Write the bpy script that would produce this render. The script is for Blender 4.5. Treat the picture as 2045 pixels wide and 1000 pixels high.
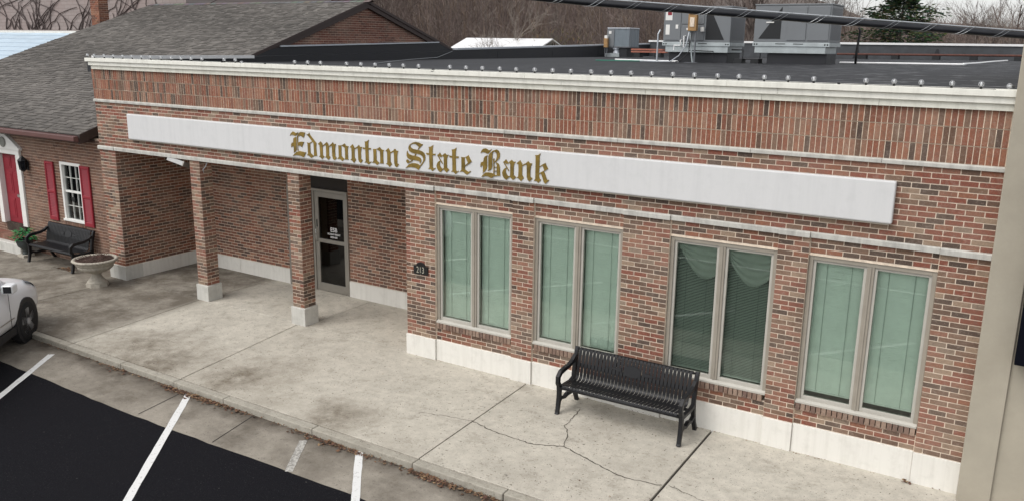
import bpy, bmesh, math, random
from mathutils import Vector, Matrix
random.seed(7)
R = math.radians
scene = bpy.context.scene
for o in list(bpy.data.objects): bpy.data.objects.remove(o, do_unlink=True)

# ------------------------------------------------------------------ camera
CAM = Vector((17.5321, -11.1428, 4.9572))
cd = bpy.data.cameras.new('camera'); cam = bpy.data.objects.new('camera', cd)
scene.collection.objects.link(cam); scene.camera = cam
cam.location = CAM; cam.rotation_mode = 'XYZ'; cam.rotation_euler = (1.3323, -0.0133, 0.5566)
cd.sensor_fit = 'HORIZONTAL'; cd.sensor_width = 36.0; cd.lens = 36.0 * 1708.2 / 2045.0
cd.clip_start = 0.1; cd.clip_end = 2000

# ------------------------------------------------------------------ sky and sun (overcast, soft)
SUN_EL, SUN_AZ = R(55), R(205)            # azimuth from +y, clockwise: light comes from the street side
w = bpy.data.worlds.new('World'); scene.world = w; w.use_nodes = True
nt = w.node_tree; nt.nodes.clear()
wo = nt.nodes.new('ShaderNodeOutputWorld'); bg = nt.nodes.new('ShaderNodeBackground')
sk = nt.nodes.new('ShaderNodeTexSky'); sk.sky_type = 'NISHITA'; sk.sun_disc = False
sk.sun_elevation = SUN_EL; sk.sun_rotation = SUN_AZ; sk.air_density = 1.0; sk.dust_density = 1.9; sk.ozone_density = 1.0
hs = nt.nodes.new('ShaderNodeHueSaturation'); hs.inputs['Saturation'].default_value = 0.12
nt.links.new(sk.outputs[0], hs.inputs['Color']); nt.links.new(hs.outputs[0], bg.inputs[0])
bg.inputs[1].default_value = 0.15
nt.links.new(bg.outputs[0], wo.inputs[0])
sd = bpy.data.lights.new('sun', 'SUN'); sd.energy = 0.9; sd.angle = R(35); sd.color = (1.0, 0.95, 0.885)
sun = bpy.data.objects.new('sun', sd); scene.collection.objects.link(sun)
sdir = Vector((math.sin(SUN_AZ) * math.cos(SUN_EL), math.cos(SUN_AZ) * math.cos(SUN_EL), math.sin(SUN_EL)))
sun.rotation_euler = (-sdir).to_track_quat('-Z', 'Y').to_euler(); sun.location = (0, -20, 30)
vs = scene.view_settings; vs.view_transform = 'Standard'; vs.look = 'None'; vs.gamma = 1.0
vs.exposure = 0.55; vs.use_curve_mapping = False
scene.render.resolution_x = 1024; scene.render.resolution_y = 500

# ------------------------------------------------------------------ helpers
def link(o, parent=None):
    scene.collection.objects.link(o)
    if parent is not None: o.parent = parent
    return o
def tag(o, label=None, cat=None, group=None, kind=None):
    if label: o['label'] = label
    if cat: o['category'] = cat
    if group: o['group'] = group
    if kind: o['kind'] = kind
    return o
def empty(name, loc=(0, 0, 0), rz=0.0):
    o = bpy.data.objects.new(name, None); o.location = loc; o.rotation_euler = (0, 0, rz)
    o.empty_display_size = 0.2
    return link(o)
def gz(x): return -0.3126 - 0.0064 * x       # pavement level: falls gently to the right

class MB:
    """collects shapes; build() links them as one mesh object"""
    def __init__(s): s.v = []; s.f = []; s.c = []; s.usec = False
    def add(s, vs, fs, col=None):
        b = len(s.v); s.v += [tuple(p) for p in vs]; s.f += [tuple(b + i for i in q) for q in fs]
        if col is not None: s.usec = True
        s.c += [col or (1, 1, 1)] * len(vs)
        return s
    def box(s, x0, x1, y0, y1, z0, z1, col=None, M=None):
        vs = [Vector(p) for p in ((x0,y0,z0),(x1,y0,z0),(x1,y1,z0),(x0,y1,z0),(x0,y0,z1),(x1,y0,z1),(x1,y1,z1),(x0,y1,z1))]
        if M is not None: vs = [M @ p for p in vs]
        return s.add(vs, [(0,3,2,1),(4,5,6,7),(0,1,5,4),(1,2,6,5),(2,3,7,6),(3,0,4,7)], col)
    def prism(s, poly, fn, d0, d1, col=None):
        """poly: 2-D outline, fn(a, b, d) -> 3-D; caps at depth d0 and d1"""
        n = len(poly)
        ar = sum(poly[i][0]*poly[(i+1)%n][1] - poly[(i+1)%n][0]*poly[i][1] for i in range(n))
        if ar < 0: poly = poly[::-1]
        vs = [fn(a, b, d0) for a, b in poly] + [fn(a, b, d1) for a, b in poly]
        fs = [tuple(range(n - 1, -1, -1)), tuple(range(n, 2 * n))]
        fs += [(i, (i + 1) % n, n + (i + 1) % n, n + i) for i in range(n)]
        return s.add(vs, fs, col)
    def tube(s, pts, rad, n=6, caps=True, col=None, up=None):
        pts = [Vector(p) for p in pts]; m = len(pts)
        if not hasattr(rad, '__len__'): rad = [rad] * m
        vs = []; prev = None
        for i, p in enumerate(pts):
            t = (pts[min(i + 1, m - 1)] - pts[max(i - 1, 0)])
            t = t.normalized() if t.length > 1e-9 else Vector((0, 0, 1))
            a = prev if prev is not None else (Vector((0, 0, 1)) if abs(t.z) < 0.9 else Vector((1, 0, 0)))
            a = (a - t * a.dot(t));
            a = a.normalized() if a.length > 1e-6 else t.orthogonal().normalized()
            prev = a; b = t.cross(a)
            for k in range(n):
                q = 2 * math.pi * k / n
                vs.append(p + (a * math.cos(q) + b * math.sin(q)) * rad[i])
        fs = []
        for i in range(m - 1):
            for k in range(n):
                k2 = (k + 1) % n
                fs.append((i*n+k, i*n+k2, (i+1)*n+k2, (i+1)*n+k))
        if caps: fs += [tuple(range(n - 1, -1, -1)), tuple((m - 1) * n + k for k in range(n))]
        return s.add(vs, fs, col)
    def lathe(s, prof, n=24, c=(0, 0, 0), mod=None, col=None):
        vs = []; m = len(prof)
        for i, (r, z) in enumerate(prof):
            for k in range(n):
                q = 2 * math.pi * k / n; rr = r * (mod(q, z, i) if mod else 1)
                vs.append((c[0] + rr * math.cos(q), c[1] + rr * math.sin(q), c[2] + z))
        fs = [(i*n+k, i*n+(k+1)%n, (i+1)*n+(k+1)%n, (i+1)*n+k) for i in range(m-1) for k in range(n)]
        fs += [tuple(range(n - 1, -1, -1)), tuple((m-1)*n+k for k in range(n))]
        return s.add(vs, fs, col)
    def ball(s, c, r, nu=10, nv=7, sc=(1, 1, 1), col=None):
        prof = [(max(1e-4, math.sin(math.pi * i / nv)) * r, -math.cos(math.pi * i / nv) * r) for i in range(nv + 1)]
        b = len(s.v); s.lathe(prof, nu, (0, 0, 0), col=col)
        for i in range(b, len(s.v)):
            x, y, z = s.v[i]; s.v[i] = (c[0] + x * sc[0], c[1] + y * sc[1], c[2] + z * sc[2])
        return s
    def mesh(s, name, mat, smooth=False):
        me = bpy.data.meshes.new(name); me.from_pydata(s.v, [], s.f)
        if s.usec:
            ca = me.color_attributes.new('Col', 'FLOAT_COLOR', 'POINT')
            buf = []
            for c in s.c: buf += [c[0], c[1], c[2], 1.0]
            ca.data.foreach_set('color', buf)
        if mat is not None: me.materials.append(mat)
        if smooth:
            me.polygons.foreach_set('use_smooth', [True] * len(me.polygons))
        me.update(); return me
    def build(s, name, mat, parent=None, smooth=False, bevel=0, kind=None, segs=2):
        o = bpy.data.objects.new(name, s.mesh(name, mat, smooth)); link(o, parent)
        if bevel:
            b = o.modifiers.new('bevel', 'BEVEL'); b.width = bevel; b.segments = segs; b.limit_method = 'ANGLE'; b.angle_limit = R(40)
        if kind: o['kind'] = kind
        return o
def XZ(a, b, d): return (a, d, b)          # outline in x-z, depth along y
def YZ(a, b, d): return (d, a, b)
def XY(a, b, d): return (a, b, d)

# ------------------------------------------------------------------ materials
def mat_base(name):
    m = bpy.data.materials.new(name); m.use_nodes = True
    n = m.node_tree.nodes; l = m.node_tree.links
    return m, n, l, n['Principled BSDF']
def noise(n, l, vec, scale, detail=4, rough=0.6, dist=0.0):
    t = n.new('ShaderNodeTexNoise'); t.inputs['Scale'].default_value = scale; t.inputs['Detail'].default_value = detail
    t.inputs['Roughness'].default_value = rough; t.inputs['Distortion'].default_value = dist
    if vec is not None: l.new(vec, t.inputs['Vector'])
    return t.outputs['Fac']
def ramp(n, l, fac, a, b, va=0.0, vb=1.0):
    r = n.new('ShaderNodeMapRange'); r.clamp = True
    r.inputs[1].default_value = a; r.inputs[2].default_value = b; r.inputs[3].default_value = va; r.inputs[4].default_value = vb
    l.new(fac, r.inputs[0]); return r.outputs[0]
def mixc(n, l, fac, a, b, mode='MIX'):
    x = n.new('ShaderNodeMix'); x.data_type = 'RGBA'; x.blend_type = mode
    for sock, val in ((x.inputs[0], fac), (x.inputs[6], a), (x.inputs[7], b)):
        if isinstance(val, (int, float)): sock.default_value = val
        elif isinstance(val, tuple): sock.default_value = (*val, 1) if len(val) == 3 else val
        else: l.new(val, sock)
    return x.outputs[2]
def math2(n, l, op, a, b):
    x = n.new('ShaderNodeMath'); x.operation = op
    for sock, val in ((x.inputs[0], a), (x.inputs[1], b)):
        if isinstance(val, (int, float)): sock.default_value = val
        else: l.new(val, sock)
    return x.outputs[0]
def bump(n, l, h, bs, strength=0.3, dist=0.01):
    b = n.new('ShaderNodeBump'); b.inputs['Strength'].default_value = strength; b.inputs['Distance'].default_value = dist
    l.new(h, b.inputs['Height']); l.new(b.outputs[0], bs.inputs['Normal'])
def pos(n): return n.new('ShaderNodeNewGeometry').outputs['Position']
def plain(name, col, rough=0.6, metal=0.0, var=0.12, scale=6.0, bmp=0.0, bscale=60.0, spec=0.5, dirt=None, dirtamt=0.0):
    m, n, l, bs = mat_base(name); P = pos(n)
    f = noise(n, l, P, scale, 5, 0.65)
    lo = tuple(c * (1 - var) for c in col); hi = tuple(min(1, c * (1 + var)) for c in col)
    c = mixc(n, l, ramp(n, l, f, 0.3, 0.7), lo, hi)
    if dirt:
        g = ramp(n, l, noise(n, l, P, scale * 0.6, 7, 0.75), 0.45, 0.7, 0, dirtamt); c = mixc(n, l, g, c, dirt)
    l.new(c, bs.inputs['Base Color'])
    l.new(ramp(n, l, f, 0.2, 0.8, max(0, rough - 0.08), min(1, rough + 0.08)), bs.inputs['Roughness'])
    bs.inputs['Metallic'].default_value = metal; bs.inputs['Specular IOR Level'].default_value = spec
    if bmp: bump(n, l, noise(n, l, P, bscale, 4), bs, bmp, 0.01)
    return m
def brick_mat(name, lime=0.3, grime=0.0):
    m, n, l, bs = mat_base(name); P = pos(n)
    at = n.new('ShaderNodeAttribute'); at.attribute_name = 'Col'
    c = at.outputs['Color']
    f1 = noise(n, l, P, 34, 6, 0.7, 0.6)
    c = mixc(n, l, ramp(n, l, f1, 0.40, 0.72, 0.0, 0.50), c, (0.075, 0.055, 0.047))
    f2 = noise(n, l, P, 13, 6, 0.75, 1.2)
    c = mixc(n, l, ramp(n, l, f2, 0.52, 0.68, 0.0, lime), c, (0.50, 0.42, 0.355))
    f4 = noise(n, l, P, 70, 4, 0.7, 0.4); c = mixc(n, l, ramp(n, l, f4, 0.56, 0.68, 0.0, lime * 1.2), c, (0.55, 0.47, 0.40))
    f3 = noise(n, l, P, 1.1, 3, 0.5)
    c = mixc(n, l, ramp(n, l, f3, 0.42, 0.72, 0.0, 0.26), c, (0.42, 0.31, 0.24))
    mp = n.new('ShaderNodeMapping'); mp.inputs['Scale'].default_value = (3.0, 3.0, 0.45); l.new(P, mp.inputs[0])
    c = mixc(n, l, ramp(n, l, noise(n, l, mp.outputs[0], 1.0, 6, 0.7), 0.50, 0.74, 0.0, 0.42), c, (0.085, 0.062, 0.050))
    l.new(c, bs.inputs['Base Color']); bs.inputs['Roughness'].default_value = 0.9; bs.inputs['Specular IOR Level'].default_value = 0.25
    bump(n, l, noise(n, l, P, 90, 5), bs, 0.5, 0.006)
    return m
def concrete(name, base, blobs=(), kerbdirt=False, dirtcol=(0.13, 0.115, 0.095), dirt=0.35, leftdirty=False, scale=1.0, pit=0.5):
    m, n, l, bs = mat_base(name); P = pos(n)
    f = noise(n, l, P, 0.9 * scale, 8, 0.68); f2 = noise(n, l, P, 7 * scale, 8, 0.72)
    c = mixc(n, l, ramp(n, l, f2, 0.3, 0.72), tuple(b * 0.80 for b in base), tuple(min(1, b * 1.12) for b in base))
    c = mixc(n, l, ramp(n, l, f, 0.50, 0.80, 0, dirt), c, dirtcol)
    # blurry stains with a shape of their own
    acc = None
    wob = n.new('ShaderNodeVectorMath'); wob.operation = 'ADD'; l.new(P, wob.inputs[0])
    nz = n.new('ShaderNodeTexNoise'); nz.inputs['Scale'].default_value = 1.6; nz.inputs['Detail'].default_value = 5; l.new(P, nz.inputs['Vector'])
    sc = n.new('ShaderNodeVectorMath'); sc.operation = 'SCALE'; sc.inputs['Scale'].default_value = 1.3
    sb = n.new('ShaderNodeVectorMath'); sb.operation = 'SUBTRACT'; sb.inputs[1].default_value = (0.5, 0.5, 0.5)
    l.new(nz.outputs['Color'], sb.inputs[0]); l.new(sb.outputs[0], sc.inputs[0]); l.new(sc.outputs[0], wob.inputs[1])
    for (bx, by, rr, st) in blobs:
        d = n.new('ShaderNodeVectorMath'); d.operation = 'DISTANCE'; d.inputs[1].default_value = (bx, by, gz(bx)); l.new(wob.outputs[0], d.inputs[0])
        q = ramp(n, l, d.outputs['Value'], rr * 0.15, rr, st, 0.0)
        acc = q if acc is None else math2(n, l, 'MAXIMUM', acc, q)
    if acc is not None:
        tex = ramp(n, l, noise(n, l, P, 5, 8, 0.75), 0.3, 0.65, 0.25, 1.0)
        c = mixc(n, l, math2(n, l, 'MULTIPLY', acc, tex), c, (0.13, 0.105, 0.075) if not kerbdirt else (0.085, 0.072, 0.058))
    if leftdirty:
        sx = n.new('ShaderNodeSeparateXYZ'); l.new(P, sx.inputs[0])
        g = ramp(n, l, sx.outputs['X'], 2.95, 3.4, 1.0, 0.0)
        g = math2(n, l, 'MULTIPLY', g, ramp(n, l, noise(n, l, P, 2.2, 7, 0.7), 0.3, 0.6, 0.5, 1.0))
        c = mixc(n, l, g, c, (0.125, 0.108, 0.088))
    oi = n.new('ShaderNodeObjectInfo'); rv = ramp(n, l, oi.outputs['Random'], 0, 1, 0.0, 0.18); c = mixc(n, l, rv, c, (0.25, 0.215, 0.165))
    if kerbdirt:                             # silt swept against the kerb foot
        sy = n.new('ShaderNodeSeparateXYZ'); l.new(wob.outputs[0], sy.inputs[0]); sy2 = n.new('ShaderNodeSeparateXYZ'); l.new(P, sy2.inputs[0])
        band = ramp(n, l, math2(n, l, 'ADD', math2(n, l, 'MULTIPLY', sy.outputs['Y'], 0.35), math2(n, l, 'MULTIPLY', sy2.outputs['Y'], 0.65)), -3.50, -3.17, 0.0, 1.0)
        c = mixc(n, l, math2(n, l, 'MULTIPLY', band, ramp(n, l, noise(n, l, P, 4, 8, 0.75), 0.25, 0.6, 0.4, 1.0)), c, (0.055, 0.042, 0.032))
    sp = noise(n, l, P, 55 * scale, 3, 0.6)
    c = mixc(n, l, ramp(n, l, sp, 0.62, 0.70, 0, 0.7), c, (0.06, 0.055, 0.05))
    sp2 = noise(n, l, P, 17 * scale, 3, 0.6)
    c = mixc(n, l, ramp(n, l, sp2, 0.66, 0.72, 0, 0.65), c, (0.08, 0.07, 0.06))
    sp3 = noise(n, l, P, 3.2 * scale, 9, 0.8); c = mixc(n, l, ramp(n, l, sp3, 0.52, 0.62, 0, 0.34), c, (0.19, 0.165, 0.13))
    sp4 = noise(n, l, P, 27 * scale, 2, 0.5); c = mixc(n, l, ramp(n, l, sp4, 0.68, 0.71, 0, 0.75), c, (0.075, 0.06, 0.048))
    l.new(c, bs.inputs['Base Color']); bs.inputs['Roughness'].default_value = 0.92; bs.inputs['Specular IOR Level'].default_value = 0.25
    bump(n, l, math2(n, l, 'ADD', noise(n, l, P, 80, 5), math2(n, l, 'MULTIPLY', f2, 1.5)), bs, pit, 0.006)
    return m
def asphalt_mat():
    m, n, l, bs = mat_base('asphalt'); P = pos(n)
    f = noise(n, l, P, 130, 3, 0.7); f2 = noise(n, l, P, 0.7, 5, 0.6)
    c = mixc(n, l, ramp(n, l, f, 0.4, 0.75), (0.0045, 0.0045, 0.0062), (0.018, 0.018, 0.0225))
    c = mixc(n, l, ramp(n, l, f2, 0.4, 0.8, 0, 0.3), c, (0.010, 0.0098, 0.0115))
    sp = noise(n, l, P, 75, 2, 0.5); c = mixc(n, l, ramp(n, l, sp, 0.66, 0.72, 0, 0.6), c, (0.075, 0.073, 0.07)); sp = noise(n, l, P, 34, 2, 0.4); c = mixc(n, l, ramp(n, l, sp, 0.785, 0.80, 0, 0.7), c, (0.22, 0.21, 0.19))
    l.new(c, bs.inputs['Base Color']); bs.inputs['Roughness'].default_value = 0.92; bs.inputs['Specular IOR Level'].default_value = 0.10
    bump(n, l, f, bs, 0.6, 0.01); return m
def paint_line_mat(name, wear):
    m, n, l, bs = mat_base(name); P = pos(n)
    f = noise(n, l, P, 22, 7, 0.75)
    c = mixc(n, l, ramp(n, l, f, wear - 0.06, wear + 0.04), ((0.70, 0.70, 0.69) if wear > 0.6 else (0.47, 0.455, 0.42)), (0.26, 0.25, 0.23))
    l.new(c, bs.inputs['Base Color']); bs.inputs['Roughness'].default_value = 0.8; return m
def glass_mat(name, tint, refl=1.0, rough=0.0):
    m = bpy.data.materials.new(name); m.use_nodes = True; n = m.node_tree.nodes; l = m.node_tree.links; n.clear()
    out = n.new('ShaderNodeOutputMaterial'); mx = n.new('ShaderNodeMixShader'); tr = n.new('ShaderNodeBsdfTransparent'); gl = n.new('ShaderNodeBsdfGlossy')
    fr = n.new('ShaderNodeFresnel'); fr.inputs[0].default_value = 1.5
    tr.inputs[0].default_value = (*tint, 1); gl.inputs['Roughness'].default_value = rough; gl.inputs[0].default_value = (refl, refl, refl, 1)
    l.new(fr.outputs[0], mx.inputs[0]); l.new(tr.outputs[0], mx.inputs[1]); l.new(gl.outputs[0], mx.inputs[2]); l.new(mx.outputs[0], out.inputs[0])
    return m
def col_mat(name, rough=0.85, nscale=30.0, nvar=0.35, bmp=0.3, spec=0.3, bscale=80.0):
    m, n, l, bs = mat_base(name); P = pos(n)
    at = n.new('ShaderNodeAttribute'); at.attribute_name = 'Col'
    f = noise(n, l, P, nscale, 5, 0.7)
    c = mixc(n, l, ramp(n, l, f, 0.3, 0.7, 1 - nvar, 1 + nvar), (0, 0, 0), at.outputs['Color'])
    mm = n.new('ShaderNodeMix'); mm.data_type = 'RGBA'; mm.blend_type = 'MULTIPLY'; mm.inputs[0].default_value = 1
    l.new(at.outputs['Color'], mm.inputs[6])
    cb = n.new('ShaderNodeCombineColor'); r_ = ramp(n, l, f, 0.3, 0.7, 1 - nvar, 1 + nvar)
    for i in range(3): l.new(r_, cb.inputs[i])
    l.new(cb.outputs[0], mm.inputs[7]); l.new(mm.outputs[2], bs.inputs['Base Color'])
    bs.inputs['Roughness'].default_value = rough; bs.inputs['Specular IOR Level'].default_value = spec
    if bmp: bump(n, l, noise(n, l, P, bscale, 4), bs, bmp, 0.006)
    return m
def streak_mat(name, base, dark, amt):
    """painted or stone trim with vertical rain streaks"""
    m, n, l, bs = mat_base(name); P = pos(n)
    mp = n.new('ShaderNodeMapping'); mp.inputs['Scale'].default_value = (9, 9, 0.6); l.new(P, mp.inputs[0])
    f = noise(n, l, mp.outputs[0], 1.0, 6, 0.7); f2 = noise(n, l, P, 5, 6, 0.7)
    c = mixc(n, l, ramp(n, l, f, 0.45, 0.8, 0, amt), base, dark)
    c = mixc(n, l, ramp(n, l, f2, 0.5, 0.8, 0, amt), c, dark)
    l.new(c, bs.inputs['Base Color']); bs.inputs['Roughness'].default_value = 0.75; bs.inputs['Specular IOR Level'].default_value = 0.3
    bump(n, l, noise(n, l, P, 50, 4), bs, 0.12, 0.005); return m
def roof_membrane_mat():
    m, n, l, bs = mat_base('roof_membrane'); P = pos(n)
    mp = n.new('ShaderNodeMapping'); mp.inputs['Scale'].default_value = (1.3, 4.5, 1.0); l.new(P, mp.inputs[0])
    f = noise(n, l, P, 0.5, 6, 0.65); f2 = noise(n, l, mp.outputs[0], 1.6, 4, 0.55)
    sx = n.new('ShaderNodeSeparateXYZ'); l.new(P, sx.inputs[0])
    c = mixc(n, l, ramp(n, l, f, 0.3, 0.75), (0.011, 0.0115, 0.014), (0.026, 0.027, 0.031))
    gx = ramp(n, l, sx.outputs['X'], 5, 14, 0.0, 0.8)
    c = mixc(n, l, math2(n, l, 'MULTIPLY', gx, ramp(n, l, f2, 0.60, 0.63)), c, (0.26, 0.26, 0.27))
    w_ = n.new('ShaderNodeTexWave'); w_.wave_type = 'BANDS'; w_.bands_direction = 'Y'; w_.inputs['Scale'].default_value = 0.16; w_.inputs['Distortion'].default_value = 0.4
    l.new(P, w_.inputs['Vector']); c = mixc(n, l, ramp(n, l, w_.outputs['Fac'], 0.965, 0.99, 0, 0.6), c, (0.012, 0.012, 0.014))
    l.new(c, bs.inputs['Base Color']); bs.inputs['Roughness'].default_value = 0.75; bs.inputs['Specular IOR Level'].default_value = 0.3
    bump(n, l, f, bs, 0.3, 0.02); return m

def bulb_mat():
    m = glass_mat('clear_bulb_glass', (0.93, 0.94, 0.95), 1.0, 0.12); n = m.node_tree.nodes; l = m.node_tree.links
    out = [q for q in n if q.type == 'OUTPUT_MATERIAL'][0]; src = out.inputs[0].links[0].from_socket
    d = n.new('ShaderNodeBsdfDiffuse'); d.inputs[0].default_value = (.62, .63, .65, 1); lw = n.new('ShaderNodeLayerWeight'); lw.inputs[0].default_value = 0.45
    mx = n.new('ShaderNodeMixShader'); mr = n.new('ShaderNodeMapRange'); mr.inputs[3].default_value = 0.04; mr.inputs[4].default_value = 0.55
    l.new(lw.outputs['Facing'], mr.inputs[0]); l.new(mr.outputs[0], mx.inputs[0]); l.new(src, mx.inputs[1]); l.new(d.outputs[0], mx.inputs[2]); l.new(mx.outputs[0], out.inputs[0])
    return m
M = {}
M['brick'] = brick_mat('tumbled_brick', 0.24)
M['brick_red'] = brick_mat('red_soldier_brick', 0.24)
M['brick_brown'] = brick_mat('brown_brick', 0.12)
M['mortar'] = plain('mortar', (0.70, 0.59, 0.475), 0.95, var=0.2, scale=14, bmp=0.4)
M['mortar_dark'] = plain('weathered_mortar', (0.70, 0.585, 0.46), 0.95, var=0.3, scale=9, bmp=0.4)
M['mortar_shop'] = plain('shop_mortar', (0.46, 0.35, 0.27), 0.95, var=0.2, scale=10, bmp=0.4)
M['base'] = streak_mat('painted_base_stone', (0.73, 0.71, 0.66), (0.44, 0.42, 0.37), 0.38)
M['pier_base'] = streak_mat('weathered_base_stone', (0.56, 0.55, 0.51), (0.30, 0.29, 0.26), 0.55)
M['belt'] = streak_mat('limestone_belt', (0.52, 0.51, 0.47), (0.26, 0.25, 0.235), 0.85)
M['coping'] = streak_mat('cream_metal_coping', (0.80, 0.79, 0.72), (0.46, 0.45, 0.40), 0.42)
M['frieze'] = streak_mat('cream_frieze_board', (0.72, 0.71, 0.63), (0.40, 0.39, 0.33), 0.55)
M['sign'] = streak_mat('white_sign_panel', (0.635, 0.635, 0.635), (0.52, 0.525, 0.525), 0.45)
M['gold'] = plain('gold_letter', (0.225, 0.150, 0.030), 0.45, 0.3, var=0.35, scale=7)
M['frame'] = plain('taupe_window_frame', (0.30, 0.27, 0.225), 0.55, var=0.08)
M['sash'] = plain('grey_sash', (0.44, 0.42, 0.375), 0.5, var=0.06)
M['glass'] = glass_mat('green_window_glass', (0.905, 0.965, 0.920))
M['door_glass'] = glass_mat('dark_door_glass', (0.30, 0.30, 0.29))
M['blind'] = plain('white_blind', (0.88, 0.90, 0.86), 0.6, var=0.05)
M['blind_dark'] = plain('open_blind', (0.72, 0.74, 0.70), 0.6, var=0.05)
M['curtain'] = plain('sheer_valance', (0.40, 0.405, 0.38), 0.9, var=0.08)
M['room'] = plain('dim_interior', (0.22, 0.22, 0.20), 0.9)
M['cord'] = plain('blind_cord', (0.30, 0.33, 0.31), 0.8)
M['alu'] = plain('bronze_grey_aluminium', (0.34, 0.32, 0.285), 0.42, 0.6, var=0.06)
M['steel'] = plain('brushed_steel', (0.62, 0.62, 0.60), 0.3, 0.9, var=0.05)
M['soffit'] = plain('dark_soffit', (0.035, 0.03, 0.027), 0.9)
M['black'] = plain('black_powder_coat', (0.008, 0.008, 0.0095), 0.45, var=0.2, scale=20, spec=0.35)
M['plaque'] = plain('black_plaque', (0.012, 0.012, 0.012), 0.35)
M['fixture'] = plain('grey_white_fixture', (0.42, 0.42, 0.41), 0.6)
M['digits'] = plain('dull_brass_digits', (0.40, 0.38, 0.31), 0.5)
M['ceiling'] = plain('porch_ceiling_board', (0.40, 0.37, 0.32), 0.9)
M['white'] = plain('white_paint', (0.74, 0.73, 0.70), 0.55, var=0.05)
M['lettering'] = plain('white_vinyl', (0.78, 0.78, 0.78), 0.6, var=0.03)
M['membrane'] = roof_membrane_mat()
M['flashing'] = plain('black_roof_flashing', (0.012, 0.013, 0.017), 0.6, var=0.3, scale=2.5)
M['flashing_grey'] = plain('dusty_roof_flashing', (0.052, 0.056, 0.062), 0.7, var=0.35, scale=1.8)
M['capmetal'] = plain('galvanised_cap', (0.46, 0.49, 0.53), 0.45, 0.3, var=0.08)
M['capwhite'] = plain('white_metal_cap', (0.74, 0.74, 0.74), 0.5, var=0.05)
M['shingle'] = col_mat('asphalt_shingle', 0.92, 60, 0.30, 0.5)
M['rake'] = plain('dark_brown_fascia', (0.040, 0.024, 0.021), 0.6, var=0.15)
M['gutter'] = plain('maroon_gutter', (0.115, 0.052, 0.046), 0.5, var=0.12)
M['red'] = plain('crimson_paint', (0.25, 0.013, 0.026), 0.45, var=0.10)
M['stucco'] = plain('beige_stucco', (0.37, 0.335, 0.27), 0.9, var=0.09, scale=1.6, bmp=0.2, bscale=160, dirt=(0.27, 0.235, 0.18), dirtamt=0.3)
M['navy'] = plain('navy_awning', (0.003, 0.0035, 0.007), 0.9, spec=0.1, var=0.15)
M['bluemetal'] = plain('pale_blue_metal_roof', (0.46, 0.57, 0.66), 0.4, 0.1, var=0.10, scale=2.0)
M['stone'] = plain('cast_stone', (0.42, 0.385, 0.325), 0.9, var=0.22, scale=7, bmp=0.6, bscale=70, dirt=(0.18, 0.16, 0.13), dirtamt=0.5)
M['soil'] = plain('soil_and_mulch', (0.060, 0.034, 0.026), 0.95, var=0.5, scale=40, bmp=1.0, bscale=45)
M['bulb'] = bulb_mat()
M['filament'] = plain('bulb_core', (0.70, 0.70, 0.70), 0.4)
M['hvac'] = plain('hvac_grey_enamel', (0.165, 0.176, 0.187), 0.5, var=0.06, scale=1.5)
M['hvac_side'] = plain('hvac_grey_side', (0.135, 0.143, 0.157), 0.5, var=0.06)
M['rail'] = plain('galvanised_rail', (0.40, 0.44, 0.45), 0.45, 0.3, var=0.15, scale=3)
M['coil'] = plain('dark_coil', (0.012, 0.013, 0.015), 0.7, var=0.4, scale=40)
M['condenser'] = plain('slate_condenser', (0.16, 0.19, 0.215), 0.5, var=0.06)
M['box'] = plain('ochre_switch_box', (0.33, 0.19, 0.075), 0.6, var=0.2)
M['pvc'] = plain('white_pvc', (0.80, 0.80, 0.80), 0.45, var=0.03)
M['rust'] = plain('rusty_pipe', (0.095, 0.036, 0.026), 0.8, var=0.35, scale=8)
M['wood_red'] = plain('red_timber', (0.34, 0.125, 0.085), 0.8, var=0.25, scale=5)
M['hose'] = plain('green_hose', (0.02, 0.16, 0.11), 0.5)
M['cable'] = plain('black_cable_sheath', (0.014, 0.015, 0.019), 0.42, var=0.25, scale=15)
M['wire'] = plain('galvanised_wire', (0.50, 0.52, 0.54), 0.4, 0.6)
M['carpaint'] = plain('white_car_paint', (0.76, 0.77, 0.79), 0.22, var=0.0, scale=0.5)
M['carglass'] = plain('tinted_car_glass', (0.008, 0.009, 0.012), 0.06, var=0.05)
M['tyre'] = plain('tyre_rubber', (0.014, 0.014, 0.015), 0.85, var=0.2)
M['plastic'] = plain('black_car_plastic', (0.016, 0.016, 0.018), 0.6)
M['alloy'] = plain('alloy_rim', (0.46, 0.47, 0.49), 0.35, 0.25)
M['lamp'] = plain('headlamp_lens', (0.30, 0.33, 0.36), 0.1)
M['leaf_litter'] = col_mat('dry_leaves', 0.9, 40, 0.3, 0)
M['foliage'] = col_mat('green_leaves', 0.6, 30, 0.3, 0)
M['needles'] = col_mat('evergreen_needles', 0.9, 8, 0.4, 0)
M['bark'] = plain('grey_brown_bark', (0.09, 0.072, 0.061), 0.95, var=0.3, scale=3)
M['bark_pale'] = plain('pale_bark', (0.20, 0.17, 0.145), 0.95, var=0.3, scale=3)
M['twig'] = plain('winter_twigs', (0.105, 0.082, 0.072), 0.95, var=0.3, scale=0.4)
M['wood_mass'] = col_mat('winter_woodland', 0.95, 0.6, 0.3, 0)
M['hill'] = plain('brown_hillside', (0.125, 0.098, 0.084), 0.98, var=0.3, scale=0.25, bmp=0.6, bscale=3)
M['earth'] = plain('bare_ground', (0.12, 0.10, 0.08), 0.98, var=0.3, scale=0.5)
M['crack'] = plain('crack_dirt', (0.105, 0.092, 0.075), 0.98, var=0.4, scale=12)
M['joint'] = plain('joint_filler', (0.026, 0.022, 0.019), 0.98, var=0.4, scale=12)
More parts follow.
